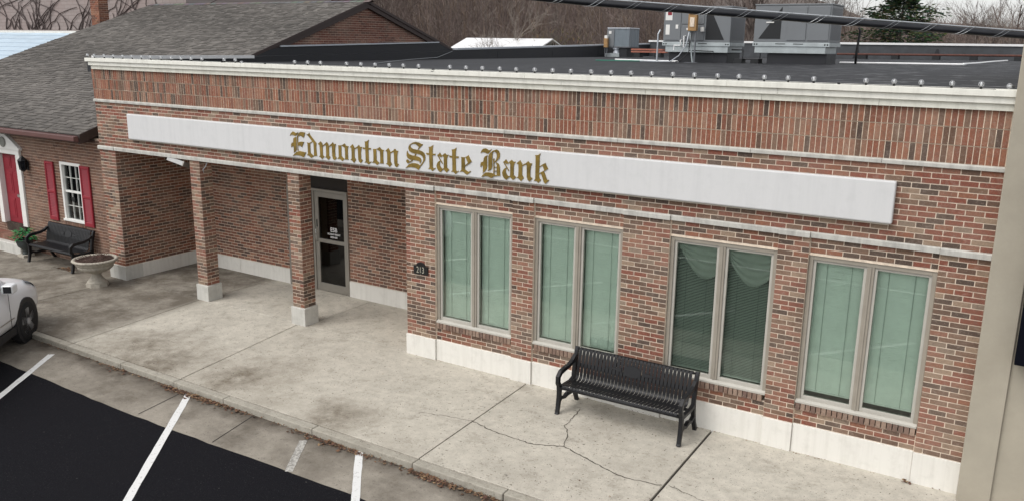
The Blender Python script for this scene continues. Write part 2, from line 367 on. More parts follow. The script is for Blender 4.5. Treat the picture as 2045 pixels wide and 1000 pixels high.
BL = [(7.05,-2.46,1.0,1.0),(7.3,-1.75,0.8,0.55),(9.3,-2.65,0.85,0.9),(8.1,-2.75,0.6,0.4),(5.3,-2.9,1.6,1.0),(4.4,-2.4,1.2,0.85),(12.9,-0.75,0.6,0.35),(10.6,-2.9,0.5,0.3),(4.9,0.9,0.9,0.35),(0.3,-0.35,0.7,0.5)]
M['sidewalk'] = concrete('pavement_concrete', (0.555, 0.52, 0.45), BL, dirt=0.34, leftdirty=True)
M['apron'] = concrete('gutter_concrete', (0.33, 0.30, 0.255), [(5.3,-3.4,0.9,1.0),(6.1,-3.7,0.8,0.95),(7.3,-3.5,0.6,0.8),(8.4,-3.6,0.7,0.9),(2.6,-3.6,1.4,1.0),(9.8,-3.6,0.8,0.9),(11.2,-3.7,0.6,0.8),(12.4,-3.5,0.8,0.9)], dirt=0.85, scale=1.3, kerbdirt=True)
M['kerb'] = concrete('kerb_concrete', (0.40, 0.375, 0.32), [], dirt=0.5, scale=1.6)
M['asphalt'] = asphalt_mat()
M['line'] = paint_line_mat('white_road_paint', 0.625)
M['line_old'] = paint_line_mat('worn_road_paint', 0.50)
GLYPH={
 'E':[[(0,0),(29,43),(80,81),(119,68),(157,54),(198,70),(211,80),(191,38),(150,7),(115,5),(72,19),(32,15)],[(162,-11),(156,-30),(159,-143),(153,-251),(127,-278),(77,-301),(87,-281),(84,-174),(80,-99),(85,-48),(113,-24)],[(78,-121),(83,-187),(63,-179),(26,-213),(25,-153),(49,-121)],[(185,3),(204,1),(199,-46),(196,-122),(191,-191),(198,-260),(181,-262),(183,-192),(181,-123),(177,-48)],[(192,13),(227,62),(277,84),(329,84),(384,79),(350,5),(331,-15),(298,14),(246,18),(204,1)],[(195,-128),(230,-97),(275,-88),(348,-89),(314,-145),(290,-184),(261,-162),(227,-160),(193,-166)],[(51,-364),(112,-314),(158,-282),(229,-261),(290,-265),(354,-273),(385,-268),(346,-343),(322,-367),(276,-349),(224,-340),(163,-339),(100,-350)]],
 'd':[[(0,0),(43,9),(75,39),(86,6),(239,-138),(229,-204),(232,-291),(236,-353),(248,-365),(167,-368),(173,-296),(170,-209),(167,-141),(42,-19)],[(9,-139),(43,-143),(82,-137),(143,-108),(147,-120),(85,-150),(84,-215),(86,-321),(142,-361),(175,-369),(140,-383),(100,-411),(30,-369),(-5,-369),(23,-339),(24,-245),(20,-164)]],
 'm':[[(-64,-51),(0,0),(38,-34),(46,-74),(44,-229),(49,-247),(80,-262),(27,-314),(-14,-283),(-51,-270),(-20,-252),(-20,-165),(-28,-73)],[(40,-73),(100,-40),(112,-54),(43,-88)],[(92,-43),(148,-2),(180,-33),(194,-81),(191,-242),(222,-261),(171,-314),(130,-277),(96,-274),(127,-247),(128,-154),(124,-68)],[(190,-75),(250,-29),(262,-52),(193,-89)],[(250,-40),(293,5),(308,-24),(362,-23),(343,-70),(335,-157),(339,-242),(371,-261),(324,-305),(287,-289),(273,-235),(269,-143),(269,-70)]],
 'o':[[(-148,-44),(-79,-39),(-76,-57),(-75,-221),(-59,-239),(-12,-271),(-63,-312),(-110,-279),(-176,-279),(-141,-245),(-140,-135),(-143,-59)],[(-76,-39),(-33,-21),(0,0),(39,-36),(95,-44),(74,-70),(71,-179),(74,-252),(85,-273),(-4,-277),(9,-245),(10,-142),(5,-75),(-35,-54)]],
 'n':[[(-66,-54),(0,0),(34,-47),(40,-88),(39,-221),(69,-264),(19,-320),(-16,-286),(-59,-269),(-30,-251),(-26,-142),(-31,-64)],[(36,-70),(100,-36),(105,-54),(39,-87)],[(96,-45),(141,-2),(169,-31),(209,-31),(191,-77),(183,-138),(185,-240),(220,-255),(175,-310),(140,-292),(123,-245),(120,-131),(117,-65)]],
 't':[[(-93,-36),(-46,-28),(0,0),(-12,-54),(-15,-155),(-12,-274),(-11,-355),(8,-383),(37,-363),(45,-373),(-21,-424),(-55,-392),(-106,-395),(-78,-367),(-80,-280),(-84,-161),(-85,-59)],[(-140,-135),(-113,-139),(-81,-138),(-82,-163),(-114,-166),(-137,-163)],[(-19,-139),(40,-136),(39,-163),(-20,-163)]],
 'S':[[(0,0),(52,35),(110,48),(175,44),(232,23),(257,24),(260,16),(195,-43),(165,-74),(153,-72),(169,-51),(177,-27),(145,-7),(116,11),(66,16),(22,4),(7,-14)],[(7,1),(1,-29),(14,-51),(57,-70),(115,-75),(180,-81),(237,-94),(280,-116),(304,-154),(307,-194),(300,-235),(263,-284),(234,-321),(205,-346),(201,-329),(234,-292),(264,-249),(268,-209),(250,-176),(207,-151),(150,-144),(92,-144),(19,-131),(-24,-105),(-38,-66),(-30,-31),(-6,1)],[(-61,-108),(-54,-142),(-25,-163),(40,-178),(106,-182),(171,-191),(207,-208),(224,-241),(216,-276),(194,-298),(195,-272),(170,-260),(119,-253),(61,-252),(-5,-251),(-56,-229),(-75,-190),(-76,-144)],[(125,-137),(106,-184),(88,-183),(95,-159)],[(-103,-402),(-66,-364),(-28,-329),(31,-306),(97,-301),(154,-310),(194,-330),(204,-349),(182,-383),(167,-404),(131,-387),(88,-374),(15,-371),(-51,-380)],[(-86,-267),(-67,-253),(-45,-257),(-27,-279),(-29,-291),(10,-270),(39,-250),(45,-262),(2,-291),(-28,-305),(-57,-316),(-83,-295)]],
 'a':[[(-59,-44),(0,0),(28,-26),(69,-23),(45,-61),(36,-95),(37,-231),(82,-261),(29,-311),(-19,-275),(-26,-248),(-24,-146),(-26,-72)],[(-157,-46),(-122,-24),(-104,0),(-84,-26),(-63,-50),(-56,-64),(-94,-72),(-119,-54),(-129,-55)],[(-152,-50),(-131,-54),(-43,-173),(-57,-177)],[(-95,-126),(-106,-164),(-106,-198),(-89,-230),(-57,-259),(-25,-245),(-25,-258),(-58,-284),(-93,-316),(-131,-297),(-159,-259),(-169,-215),(-155,-174),(-127,-143)]],
 'e':[[(0,0),(71,0),(74,-30),(78,-119),(78,-191),(105,-206),(145,-224),(179,-207),(196,-209),(159,-245),(118,-274),(78,-253),(37,-228),(-24,-237),(13,-202),(12,-102),(10,-13)],[(68,0),(111,17),(148,40),(178,-16),(212,-60),(172,-77),(138,-83),(118,-43),(98,0)],[(175,-73),(135,-85),(75,-135),(75,-148),(179,-84)]],
 'B':[[(0,0),(16,39),(49,72),(88,83),(127,72),(153,53),(205,76),(173,32),(144,3),(115,1),(75,17),(36,19)],[(131,-22),(120,-48),(123,-190),(116,-234),(84,-275),(38,-313),(48,-284),(47,-196),(50,-130),(63,-69),(89,-39)],[(49,-130),(48,-196),(21,-193),(1,-222),(-2,-173),(11,-142)],[(218,33),(222,9),(218,-116),(217,-203),(195,-238),(136,-268),(149,-237),(147,-122),(147,-35),(167,-1),(192,26)],[(191,25),(237,59),(295,80),(334,61),(356,25),(357,-13),(341,-57),(303,-93),(268,-120),(265,-112),(296,-66),(306,-27),(302,10),(283,36),(250,47),(219,26)],[(291,-121),(329,-134),(352,-165),(359,-213),(362,-305),(370,-323),(299,-327),(306,-310),(306,-228),(307,-168)],[(238,-71),(254,-59),(254,-178),(257,-304),(273,-316),(306,-318),(306,-329),(267,-336),(244,-310),(243,-179)],[(252,-113),(293,-115),(293,-122),(252,-121)],[(253,-189),(308,-187),(308,-195),(253,-198)],[(253,-249),(309,-247),(309,-255),(253,-259)],[(19,-370),(64,-321),(104,-293),(156,-288),(208,-292),(245,-305),(270,-333),(241,-344),(209,-371),(170,-358),(137,-348),(78,-350)]],
 'k':[[(0,0),(48,6),(96,36),(79,-4),(79,-125),(73,-279),(81,-342),(112,-363),(64,-415),(33,-389),(-16,-388),(11,-354),(10,-237),(12,-131),(10,-20)],[(76,-167),(130,-130),(138,-141),(77,-176)],[(124,-134),(181,-101),(200,-141),(229,-186),(193,-207),(166,-215),(150,-182),(134,-147)],[(169,-212),(193,-206),(163,-229),(73,-282),(73,-268)],[(103,-260),(151,-232),(176,-264),(202,-325),(220,-355),(244,-348),(248,-358),(189,-416),(161,-392),(145,-346),(122,-290)]],
}
PLACE=[('E',5.961,3.264),('d',6.373,3.311),('m',6.712,3.214),('o',7.274,3.217),('n',7.461,3.217),('t',7.829,3.319),('o',8.065,3.214),('n',8.254,3.212),('S',8.719,3.306),('t',9.189,3.329),('a',9.424,3.219),('t',9.648,3.322),('e',9.732,3.181),('B',10.109,3.271),('a',10.682,3.214),('n',10.832,3.220),('k',11.092,3.317)]
# ------------------------------------------------------------------ ground, street, pavement
DROP = 0.10
def low(x, y):                               # a pavement-level map point carried down to gutter level along the sight line
    k = 1.0187; return CAM.x + (x - CAM.x) * k, CAM.y + (y - CAM.y) * k
def sheet(name, x0, x1, y0, y1, dz, mat, kind='structure'):
    m = MB().add([(x0,y0,gz(x0)+dz),(x1,y0,gz(x1)+dz),(x1,y1,gz(x1)+dz),(x0,y1,gz(x0)+dz)], [(0,1,2,3)])
    return m.build(name, mat, kind=kind)
g = MB().add([(-700,-500,-1.6),(700,-500,-1.6),(700,900,-1.6),(-700,900,-1.6)], [(0,1,2,3)]).build('ground', M['earth'], kind='structure')
bed = MB(); bed.box(-30, 30, -3.05, 45, -1.4, -0.75); bed.build('earth_fill', M['earth'], kind='structure')
street = sheet('street', -40, 45, -40, -3.9, -DROP - 0.004, M['asphalt'])
# gutter apron: front edge slightly ragged where the new asphalt was laid over it
ap = MB(); vs = []; N = 170
for i in range(N + 1):
    x = -15 + 45 * i / N; vs += [(x, -3.05, gz(x) - DROP), (x, -4.09 + 0.035 * math.sin(x * 0.7) + random.uniform(-0.012, 0.012), gz(x) - DROP)]
ap.add(vs, [(2*i+1, 2*i+3, 2*i+2, 2*i) for i in range(N)])
apron = ap.build('gutter', M['apron'], kind='structure')
for (xa, xb) in ((2.1, 2.25), (6.75, 6.9), (8.3, 8.5), (12.6, 12.7)):
    j = MB(); a = low(xa, -3.17); b = low(xb, -4.2)
    j.add([(a[0]-.006,-3.14,gz(a[0])-DROP+.004),(a[0]+.008,-3.14,gz(a[0])-DROP+.004),(b[0]+.006,-4.07,gz(b[0])-DROP+.004),(b[0]-.008,-4.07,gz(b[0])-DROP+.004)], [(0,3,2,1)])
    j.build('contraction_joint', M['joint'], apron)
def stripe(a, b, wid, mat, carry=True):
    if carry: a = low(*a); b = low(*b)
    a = Vector((*a, 0)); b = Vector((*b, 0)); t = (b - a).normalized(); nrm = Vector((-t.y, t.x, 0)); m = MB(); vs = []; K = 24
    for i in range(K + 1):
        c = a.lerp(b, i / K)
        for s in (-1, 1):
            q = c + nrm * s * (wid / 2 + random.uniform(-0.004, 0.004)); vs.append((q.x, q.y, gz(q.x) - DROP + 0.004))
    m.add(vs, [(2*i, 2*i+1, 2*i+3, 2*i+2) for i in range(K)])
    return m.build('parking_line', mat, street)
ln = [((3.59,-3.54), (5.6,-6.25), M['line']), ((6.87,-3.29), (9.35,-6.3), M['line']), ((9.478,-3.47), (9.95,-4.20), M['line_old']), ((10.31,-3.27), (12.55,-5.98), M['line']),
      ((13.75,-3.3), (16.0,-6.0), M['line']), ((17.2,-3.3), (19.45,-6.0), M['line']), ((20.6,-3.3), (22.9,-6.0), M['line'])]
for a, b, mt in ln: stripe(a, b, 0.105, mt)
for k in range(5):                           # bays on the far side of the street (they show in the window glass)
    stripe((2 + 3.4 * k, -13.2), (4.3 + 3.4 * k, -15.9), 0.105, M['line'])
stripe((-30, -9.6), (40, -9.6), 0.11, M['line'])
# pavement slabs
sw = sheet('sidewalk', -14, 20, -3.06, 0.35, -0.03, M['joint'])
cuts = [(-14,-14), (-9.5,-9.5), (-4.9,-4.9), (0.45,0.45), (3.03,3.36), (5.84,6.28), (10.97,11.10), (14.06,14.10), (17.25,17.3), (20,20)]
def slab(poly, parent, mat, top=0.0, bot=-0.13, name='slab', bev=0.008):
    return MB().prism(poly, lambda a, b, d: (a, b, gz(a) + d), bot, top).build(name, mat, parent, bevel=bev)
def xat(c, y): return c[0] + (c[1] - c[0]) * (-y / 3.0)
for i in range(len(cuts) - 1):
    l0, l1 = cuts[i], cuts[i + 1]; g0 = 0.009; g1 = 0.024 if abs(l1[0] - 14.06) < 0.01 else 0.009
    yb = 0.30 if l1[0] <= 0.45 else 0.02
    slab([(xat(l0,yb)+g0,yb),(xat(l1,yb)-g1,yb),(xat(l1,-2.99)-g1,-2.99),(xat(l0,-2.99)+g0,-2.99)], sw, M['sidewalk'], 0.0 + random.uniform(-.003,.003))
ps = empty('porch_floor', (0, 0, 0)); ps['kind'] = 'structure'
pc = [0.52, 3.1, 6.02, 8.55]
for i in range(3): slab([(pc[i]+.006,0.034),(pc[i+1]-.006,0.034),(pc[i+1]-.006,2.05),(pc[i]+.006,2.05)], ps, M['sidewalk'], 0.002)
MB().prism([(0.4,0.0),(8.6,0.0),(8.6,2.1),(0.4,2.1)], lambda a,b,d:(a,b,gz(a)+d), -0.15, -0.02).build('floor_bed', M['joint'], ps)
kb = empty('kerb', (0, 0, 0)); kb['kind'] = 'structure'
kx = [-14,-9,-4.9,-1.8,0.45,3.36,4.9,6.28,7.45,9.3,11.10,12.5,14.10,15.9,17.3,20]
for i in range(len(kx) - 1):
    yo = random.uniform(-.008,.008)
    slab([(kx[i]+.005,-3.0),(kx[i+1]-.005,-3.0),(kx[i+1]-.005,-3.135+yo),(kx[i]+.005,-3.135+yo)], kb, M['kerb'], -0.004, -0.3, 'kerb_stone', 0.014)
# cracks in the slabs
def crack(pts, parent, wid=0.010):
    fine = []
    for (x0, y0), (x1, y1) in zip(pts, pts[1:]):
        K = max(2, int(math.hypot(x1 - x0, y1 - y0) / 0.05))
        for k in range(K): fine.append((x0 + (x1 - x0) * k / K + random.uniform(-.014,.014), y0 + (y1 - y0) * k / K + random.uniform(-.014,.014)))
    fine.append(pts[-1]); vs = []
    for i, (x, y) in enumerate(fine):
        a = fine[max(0, i - 1)]; b = fine[min(len(fine) - 1, i + 1)]; t = Vector((b[0]-a[0], b[1]-a[1], 0)).normalized(); w_ = wid * random.uniform(0.35, 1.0)
        vs += [(x - t.y * w_, y + t.x * w_, gz(x) + 0.0045), (x + t.y * w_, y - t.x * w_, gz(x) + 0.0045)]
    MB().add(vs, [(2*i+1, 2*i+3, 2*i+2, 2*i) for i in range(len(fine) - 1)]).build('crack', M['crack'], parent)
crack([(10.2,-1.86),(10.6,-1.75),(11.03,-1.66)], sw, 0.006)
crack([(11.03,-1.66),(11.47,-1.78),(12.11,-1.81),(12.53,-1.62),(13.11,-1.82),(13.53,-1.94),(13.92,-1.91),(14.05,-1.86)], sw, 0.013)
crack([(12.53,-1.62),(12.39,-1.24),(12.23,-1.05),(12.2,-.7),(12.15,-.42)], sw, 0.010)
crack([(14.12,-1.82),(14.6,-1.94),(15.1,-2.2),(15.6,-2.3)], sw, 0.008)

# ------------------------------------------------------------------ bricks
CRS = 0.0677; BRK = 0.2032; JNT = 0.0115
PAL_LOW = [((0.235,0.077,0.050),20),((0.263,0.123,0.082),18),((0.135,0.082,0.058),20),((0.085,0.059,0.046),15),((0.316,0.226,0.158),8),((0.263,0.106,0.062),10),((0.201,0.123,0.083),14),((0.249,0.189,0.141),5)]
PAL_RED = [((0.264,0.094,0.055),24),((0.302,0.125,0.073),20),((0.222,0.085,0.053),18),((0.145,0.082,0.055),14),((0.078,0.052,0.041),9),((0.315,0.167,0.110),10),((0.209,0.126,0.086),8)]
PAL_PORCH = [((0.237,0.099,0.063),26),((0.307,0.126,0.078),20),((0.167,0.089,0.063),22),((0.109,0.066,0.052),14),((0.346,0.189,0.127),10)]
PAL_SHOP = [((0.167,0.086,0.057),26),((0.206,0.103,0.069),24),((0.134,0.072,0.053),22),((0.178,0.104,0.076),14),((0.234,0.126,0.089),10)]
PAL_GABLE = [((0.145,0.049,0.037),26),((0.184,0.066,0.047),24),((0.111,0.049,0.040),22),((0.211,0.094,0.069),10)]
def pick(pal):
    t = random.uniform(0, sum(p[1] for p in pal)); i = 0
    for i, (c, w_) in enumerate(pal):
        t -= w_
        if t <= 0: break
    return pal[i][0]
class Bricks:
    def __init__(s): s.b = []
    def put(s, c, ang, ln_, h, back, col, tilt=0.0): s.b.append((c, ang, ln_, h, back, col, tilt))
    def wall(s, p0, ang, L, z0, nc, pal, openings=(), phase=0, back=0.05, top=None):
        """p0 = start of the brick face line (x, y); ang = direction of the run; outward normal is to its right"""
        u = Vector((math.cos(ang), math.sin(ang)))
        for k in range(nc):
            z = z0 + k * CRS; zc = z + CRS / 2
            segs = [(0.0, L if top is None else L)]
            if top is not None:
                lo, hi = top(z + CRS); segs = [(max(0, lo), min(L, hi))] if hi > lo else []
            for (a, b, za, zb) in openings:
                if za - 1e-4 < zc < zb + 1e-4:
                    ns = []
                    for (s0, s1) in segs:
                        if b <= s0 or a >= s1: ns.append((s0, s1)); continue
                        if a > s0: ns.append((s0, a))
                        if b < s1: ns.append((b, s1))
                    segs = ns
            off = (BRK / 2 if (k + phase) % 2 else 0.0)
            for (s0, s1) in segs:
                edges = [s0]; q = math.floor((s0 - off) / BRK) * BRK + off
                while q < s1 - 1e-6:
                    if q > s0 + 0.045 and q < s1 - 0.045: edges.append(q)
                    q += BRK
                edges.append(s1)
                for a, b in zip(edges, edges[1:]):
                    ln_ = b - a - JNT
                    if ln_ < 0.012: continue
                    c = p0[0] + u.x * (a + b) / 2, p0[1] + u.y * (a + b) / 2
                    s.put((c[0], c[1], zc), ang + random.gauss(0, 0.003), ln_, CRS - JNT, back, pick(pal), 0)
    def emit(s, parent, mat, nobj=0, name='brick', rest='brickwork'):
        order = sorted(range(len(s.b)), key=lambda i: (Vector(s.b[i][0]) - CAM).length)
        solo = set(order[:nobj]); cache = {}; m = MB()
        for i, (c, ang, ln_, h, back, col, tilt) in enumerate(s.b):
            jit = random.uniform(-.0018, .0018)
            if i in solo:
                key = (round(ln_, 3), round(h, 3), back, col)
                if key not in cache:
                    cache[key] = MB().box(-ln_/2, ln_/2, 0, back, -h/2, h/2, col).mesh(name, mat)
                o = bpy.data.objects.new(name, cache[key]); link(o, parent)
                o.location = (c[0] - math.sin(ang)*-jit*0, c[1], c[2]); o.rotation_euler = (0, 0, ang)
            else:
                T = Matrix.Translation((c[0] + math.sin(ang)*jit, c[1] - math.cos(ang)*jit, c[2])) @ Matrix.Rotation(ang, 4, 'Z')
                k = random.uniform(0.9, 1.1); m.box(-ln_/2, ln_/2, 0, back, -h/2, h/2, tuple(v * k for v in col), T)
        if m.v: m.build(rest, mat, parent, kind='stuff')

# ------------------------------------------------------------------ the bank
bank = tag(empty('bank_building', (8.6, 0.0, -0.4)), 'long single-storey brick bank with recessed corner porch and four paired windows', 'building')
bank.location = (0, 0, 0)
ZB = 38 * CRS; ZT = ZB + 0.075; ZN = ZT + 14 * CRS; ZS = ZN + 0.056; ZF = 4.285     # belt, band, soldiers, frieze levels
XR = 17.205; REC = 0.030
PIERS = [(0.0, 0.545), (8.52, 9.14), (10.645, 11.04), (12.53, 13.255), (14.75, 15.155), (16.66, XR)]
WINS = [(9.14, 10.645), (11.04, 12.53), (13.255, 14.75), (15.155, 16.66)]
W0, W1 = 0.302, 2.336
core = MB()
core.box(0.006, XR, 0.004, 0.30, ZB + 0.002, ZF + 0.1)
for i, (a, b) in enumerate(PIERS):
    if i: core.box(a + 0.005, b - 0.005, 0.004, 0.30, -0.3, ZB)
for (a, b) in WINS:
    core.box(a - 0.008, b + 0.008, REC + 0.004, 0.298, -0.3, 0.206); core.box(a - 0.008, b + 0.008, REC + 0.004, 0.298, W1 + 0.003, ZB - 0.001)
core.box(0.006, 0.541, 0.0045, 2.2, -0.3, ZB - 0.001)                    # left flank of the porch
core.box(0.53, 3.67, 1.9345, 2.2, -0.3, 2.62); core.box(5.43, 8.60, 1.9345, 2.2, -0.3, 2.62)
core.box(8.528, 8.70, 0.29, 2.2, -0.3, ZB - 0.002)
core.build('wall_core', M['mortar'], bank)
br = Bricks()
for i, (a, b) in enumerate(PIERS): br.wall((a, 0), 0, b - a, 0, 38, PAL_LOW, phase=i)
for (a, b) in WINS:
    br.wall((a, REC), 0, b - a, 0, 3, PAL_LOW, phase=1); br.wall((a, REC), 0, b - a, W1 - 0.002 , 0, PAL_LOW)
    for k in range(3): br.wall((a, REC), 0, b - a, ZB - (k + 1) * CRS, 1, PAL_LOW, phase=k)
    n_ = int((b - a - 0.01) / CRS); off = (b - a - n_ * CRS) / 2         # rowlock sill
    for k in range(n_): br.put((a + off + CRS * (k + .5), 0.004 + random.uniform(-.003,.003), 0.252), random.gauss(0,.006), CRS - JNT, 0.092, 0.09, pick([((.22,.14,.105),3),((.30,.21,.16),3),((.16,.10,.08),2)]))
upper = Bricks(); upper.b = []
br.wall((0.0, 0.0), 0, XR, ZT, 14, PAL_LOW[:1]*2 + PAL_LOW, phase=0)
brp = Bricks()
brp.wall((0.545, 0.0), R(90), 1.94, 0, 38, PAL_PORCH, phase=1)
brp.wall((0.545, 1.93), 0, 3.125, 0, 38, PAL_PORCH)
brp.wall((5.43, 1.93), 0, 3.09, 0, 38, PAL_PORCH)
br.emit(bank, M['brick'], 300, 'brick', 'brickwork')
brp.emit(bank, M['brick_brown'], 0, 'brick', 'porch_brickwork')
# three soldier courses, each stepping out a little
so = Bricks(); hs_ = (ZF - ZS) / 3
for r in range(3):
    n_ = int(XR / CRS); ph = random.uniform(0, 1)
    for k in range(n_):
        x = CRS * (k + .5) + 0.002
        if x > XR - .02: continue
        so.put((x, -0.004 - 0.006 * r, ZS + hs_ * (r + .5) + 0.001), random.gauss(0, .004), CRS - 0.0095, hs_ - 0.012, 0.05, pick(PAL_RED))
so.emit(bank, M['brick_red'], 300, 'soldier_brick', 'soldier_brickwork')
for r in range(3): MB().box(0.004, XR, -0.001 - .006 * r, 0.2, ZS + hs_ * r + .003, ZS + hs_ * (r + 1) - .003).build('soldier_mortar', M['mortar_dark'], bank)
MB().box(0.006, XR, 0.012, 0.2, ZS, ZF).build('joint_shadow_grime', M['rake'], bank)  # dark backing colours in shadow line and grime between soldier rows
# base stones
def stone(name, x0, x1, y0, y1, z0, z1, mat, bev=0.006): return MB().box(x0 + .002, x1 - .002, y0, y1, z0, z1).build(name, mat, bank, bevel=bev)
for i, (a, b) in enumerate(PIERS):
    if i == 0: continue
    stone('base_stone', a - (0.012 if i == 1 else 0), b, -0.022, 0.2, gz(b) - 0.06, -0.004, M['base'])
for (a, b) in WINS: stone('base_stone', a, b, 0.010, 0.2, gz(b) - 0.06, -0.004, M['base'])
stone('base_stone', -0.02, 0.566, -0.03, 0.4, gz(.5) - .06, -0.004, M['pier_base'])
MB().box(0.4, 0.564, 0.404, 1.925, gz(.5) - .06, -0.004).build('base_stone', M['base'], bank, bevel=.006)
for (a, b) in ((0.57, 2.05), (2.05, 3.67), (5.43, 6.95), (6.95, 8.5)): stone('base_stone', a, b, 1.905, 2.1, gz(b) - .06, -0.004, M['base'])
# belt course at lintel height and upper band
def trim(name, x0, x1, y0, z0, z1, mat):
    MB().prism([(y0, z0), (0.12, z0), (0.12, z1 + .004), (y0 + .02, z1 + .002), (y0, z1 - .012)], lambda a, b, d: (d, a, b), x0 + .002, x1 - .002).build(name, mat, bank, bevel=.004)
for i, (a, b) in enumerate(PIERS): trim('belt_stone', a - (.015 if i == 0 else 0), b, -0.042, ZB, ZT, M['belt'])
for (a, b) in WINS:
    trim('belt_stone', a, b, -0.016, ZB, ZT, M['belt'])
xs = [0.545, 1.9, 3.4, 4.95, 6.4, 7.5, 8.52]
for a, b in zip(xs, xs[1:]): trim('belt_stone', a, b, -0.030, ZB, ZT, M['belt'])
xs = [-0.02, 2.1, 4.2, 6.35, 8.53, 10.5, 12.4, 14.3, 15.9, XR]
for a, b in zip(xs, xs[1:]): trim('band_stone', a, b, -0.030, ZN, ZS, M['belt'])
# frieze board, crown and metal coping
xs = [0.075, 1.1, 2.4, 3.7, 5.0, 6.5, 8.0, 9.6, 11.2, 12.8, 14.4, 15.8, XR]
for a, b in zip(xs, xs[1:]): MB().box(a + .0015, b - .0015, -0.060, 0.1, ZF - 0.003, 4.362).build('frieze_board', M['frieze'], bank, bevel=.003)
xs = [0.03, 2.2, 5.3, 8.4, 11.5, 14.6, XR + .004]
for a, b in zip(xs, xs[1:]): MB().box(a + .001, b - .001, -0.092, 0.1, 4.362, 4.438).build('crown_board', M['coping'], bank, bevel=.004)
xs = [-0.035, 1.75, 4.8, 7.85, 10.9, 13.95, XR + .01]
for a, b in zip(xs, xs[1:]): MB().box(a + .001, b - .001, -0.124, 0.24, 4.440, 4.513).build('coping', M['coping'], bank, bevel=.005)
# porch ceiling, beam
MB().box(0.54, 8.53, 0.05, 2.0, 2.585, 2.65).build('porch_ceiling', M['ceiling'], bank)
MB().box(0.56, 8.51, 0.02, 0.29, ZB - .012, ZB + .01).build('lintel_soffit', M['belt'], bank)
# free-standing brick pillars
for (xa, xb) in ((2.985, 3.285), (5.735, 6.035)):
    pl = MB().box(xa + .005, xb - .005, 0.005, 0.294, -0.05, ZB - .013).build('pillar', M['mortar'], bank)
    pb = Bricks(); w_ = xb - xa
    for k in range(38):                     # alternating courses: stretcher + header on each face
        zc = k * CRS + CRS / 2; sp = 0.2 if k % 2 == 0 else 0.1
        for (a, b) in ((0, sp), (sp, w_)): pb.put((xa + (a+b)/2, 0.0, zc), 0, b - a - JNT, CRS - JNT, .05, pick(PAL_LOW))
        sp = 0.1 if k % 2 == 0 else 0.2
        for (a, b) in ((0, sp), (sp, .30)):
            pb.put((xb, (a+b)/2, zc), R(90), b - a - JNT, CRS - JNT, .05, pick(PAL_LOW + PAL_PORCH)); pb.put((xa, (a+b)/2, zc), R(-90), b - a - JNT, CRS - JNT, .05, pick(PAL_LOW))
    pb.emit(pl, M['brick'], 0, 'brick', 'pillar_brickwork')
    MB().box(xa - .032, xb + .03, -0.032, .33, gz(xa) - .05, -0.003).build('pillar_base', M['pier_base'], pl, bevel=.008)
# windows
def window(k, a, b):
    f = MB(); fw = 0.052
    f.box(a, a + fw, .048, .20, W0 + .05, W1); f.box(b - fw, b, .048, .20, W0 + .05, W1); f.box(a + fw, b - fw, .048, .20, W1 - fw, W1)
    mid = (a + b) / 2; f.box(mid - .045, mid + .045, .052, .20, W0 + .05, W1 - fw); f.box(mid - .012, mid + .012, .040, .052, W0 + .05, W1 - fw)
    wn = f.build('window', M['frame'], bank, bevel=.004)
    MB().prism([(.012, W0 - .002), (.2, W0 - .002), (.2, W0 + .05), (.05, W0 + .05), (.012, W0 + .028)], lambda p_, q_, d: (d, p_, q_), a + .001, b - .001).build('sill', M['sash'], wn, bevel=.003)
    for j, (s0, s1) in enumerate(((a + fw, mid - .045), (mid + .045, b - fw))):
        z0, z1 = W0 + .05, W1 - fw; t = .036
        sm = MB(); sm.box(s0, s0 + t, .072, .13, z0, z1); sm.box(s1 - t, s1, .072, .13, z0, z1); sm.box(s0 + t, s1 - t, .072, .13, z1 - t, z1); sm.box(s0 + t, s1 - t, .072, .13, z0, z0 + t + .012)
        sm.build('sash', M['sash'], wn, bevel=.003)
        MB().box(s0 + t - .004, s1 - t + .004, .098, .104, z0 + t, z1 - t + .004).build('pane', M['glass'], wn)
        bm_ = MB(); dark = k == 2; zb = z0 + t + (.075 if k == 3 else .03); zt = z1 - .01; nn = int((zt - zb) / .0225)
        for q in range(nn):
            zc = zb + (q + .5) * .0225; ang = R(13 if dark else 76); dy = .0125 * math.cos(ang); dz = .0125 * math.sin(ang)
            sg = random.uniform(-.0015, .0015); yc = .185
            bm_.add([(s0 + t*.6, yc - dy + sg, zc - dz), (s1 - t*.6, yc - dy + sg, zc - dz), (s1 - t*.6, yc, zc + .0015), (s0 + t*.6, yc, zc + .0015), (s1 - t*.6, yc + dy + sg, zc + dz), (s0 + t*.6, yc + dy + sg, zc + dz)], [(0,1,2,3), (3,2,4,5)])
        bm_.box(s0 + t*.6, s1 - t*.6, .172, .198, zb - .02, zb - .002)
        bo = bm_.build('blind', M['blind_dark'] if dark else M['blind'], wn)
        cm = MB()
        for u in (.22, .74):
            xx = s0 + t + (s1 - s0 - 2*t) * u; cm.box(xx - .002, xx + .002, .166, .170, zb, zt)
        cm.build('ladder_cord', M['cord'], bo)
        if dark:                             # swagged valance across the head of the pane
            vs = []; NU, NV = 28, 26; cx = .72 if j == 0 else .60
            for iu in range(NU + 1):
                u = iu / NU; dd = (.10 + .36 * max(0, 1 - ((u - cx) / .62) ** 2)) if u > .12 or j else .10 + .1 * u
                for iv in range(NV + 1):
                    v = iv / NV; vs.append((s0 + t*.5 + (s1 - s0 - t) * u, .145 + .010 * math.sin(v * 30 + 3 * math.sin(u * 3.1)) , z1 - .02 - dd * v - (.05 * math.sin(u * math.pi) * v)))
            MB().add(vs, [(i*(NV+1)+q, (i+1)*(NV+1)+q, (i+1)*(NV+1)+q+1, i*(NV+1)+q+1) for i in range(NU) for q in range(NV)]).build('valance', M['curtain'], wn, smooth=True)
for k, (a, b) in enumerate(WINS): window(k, a, b)
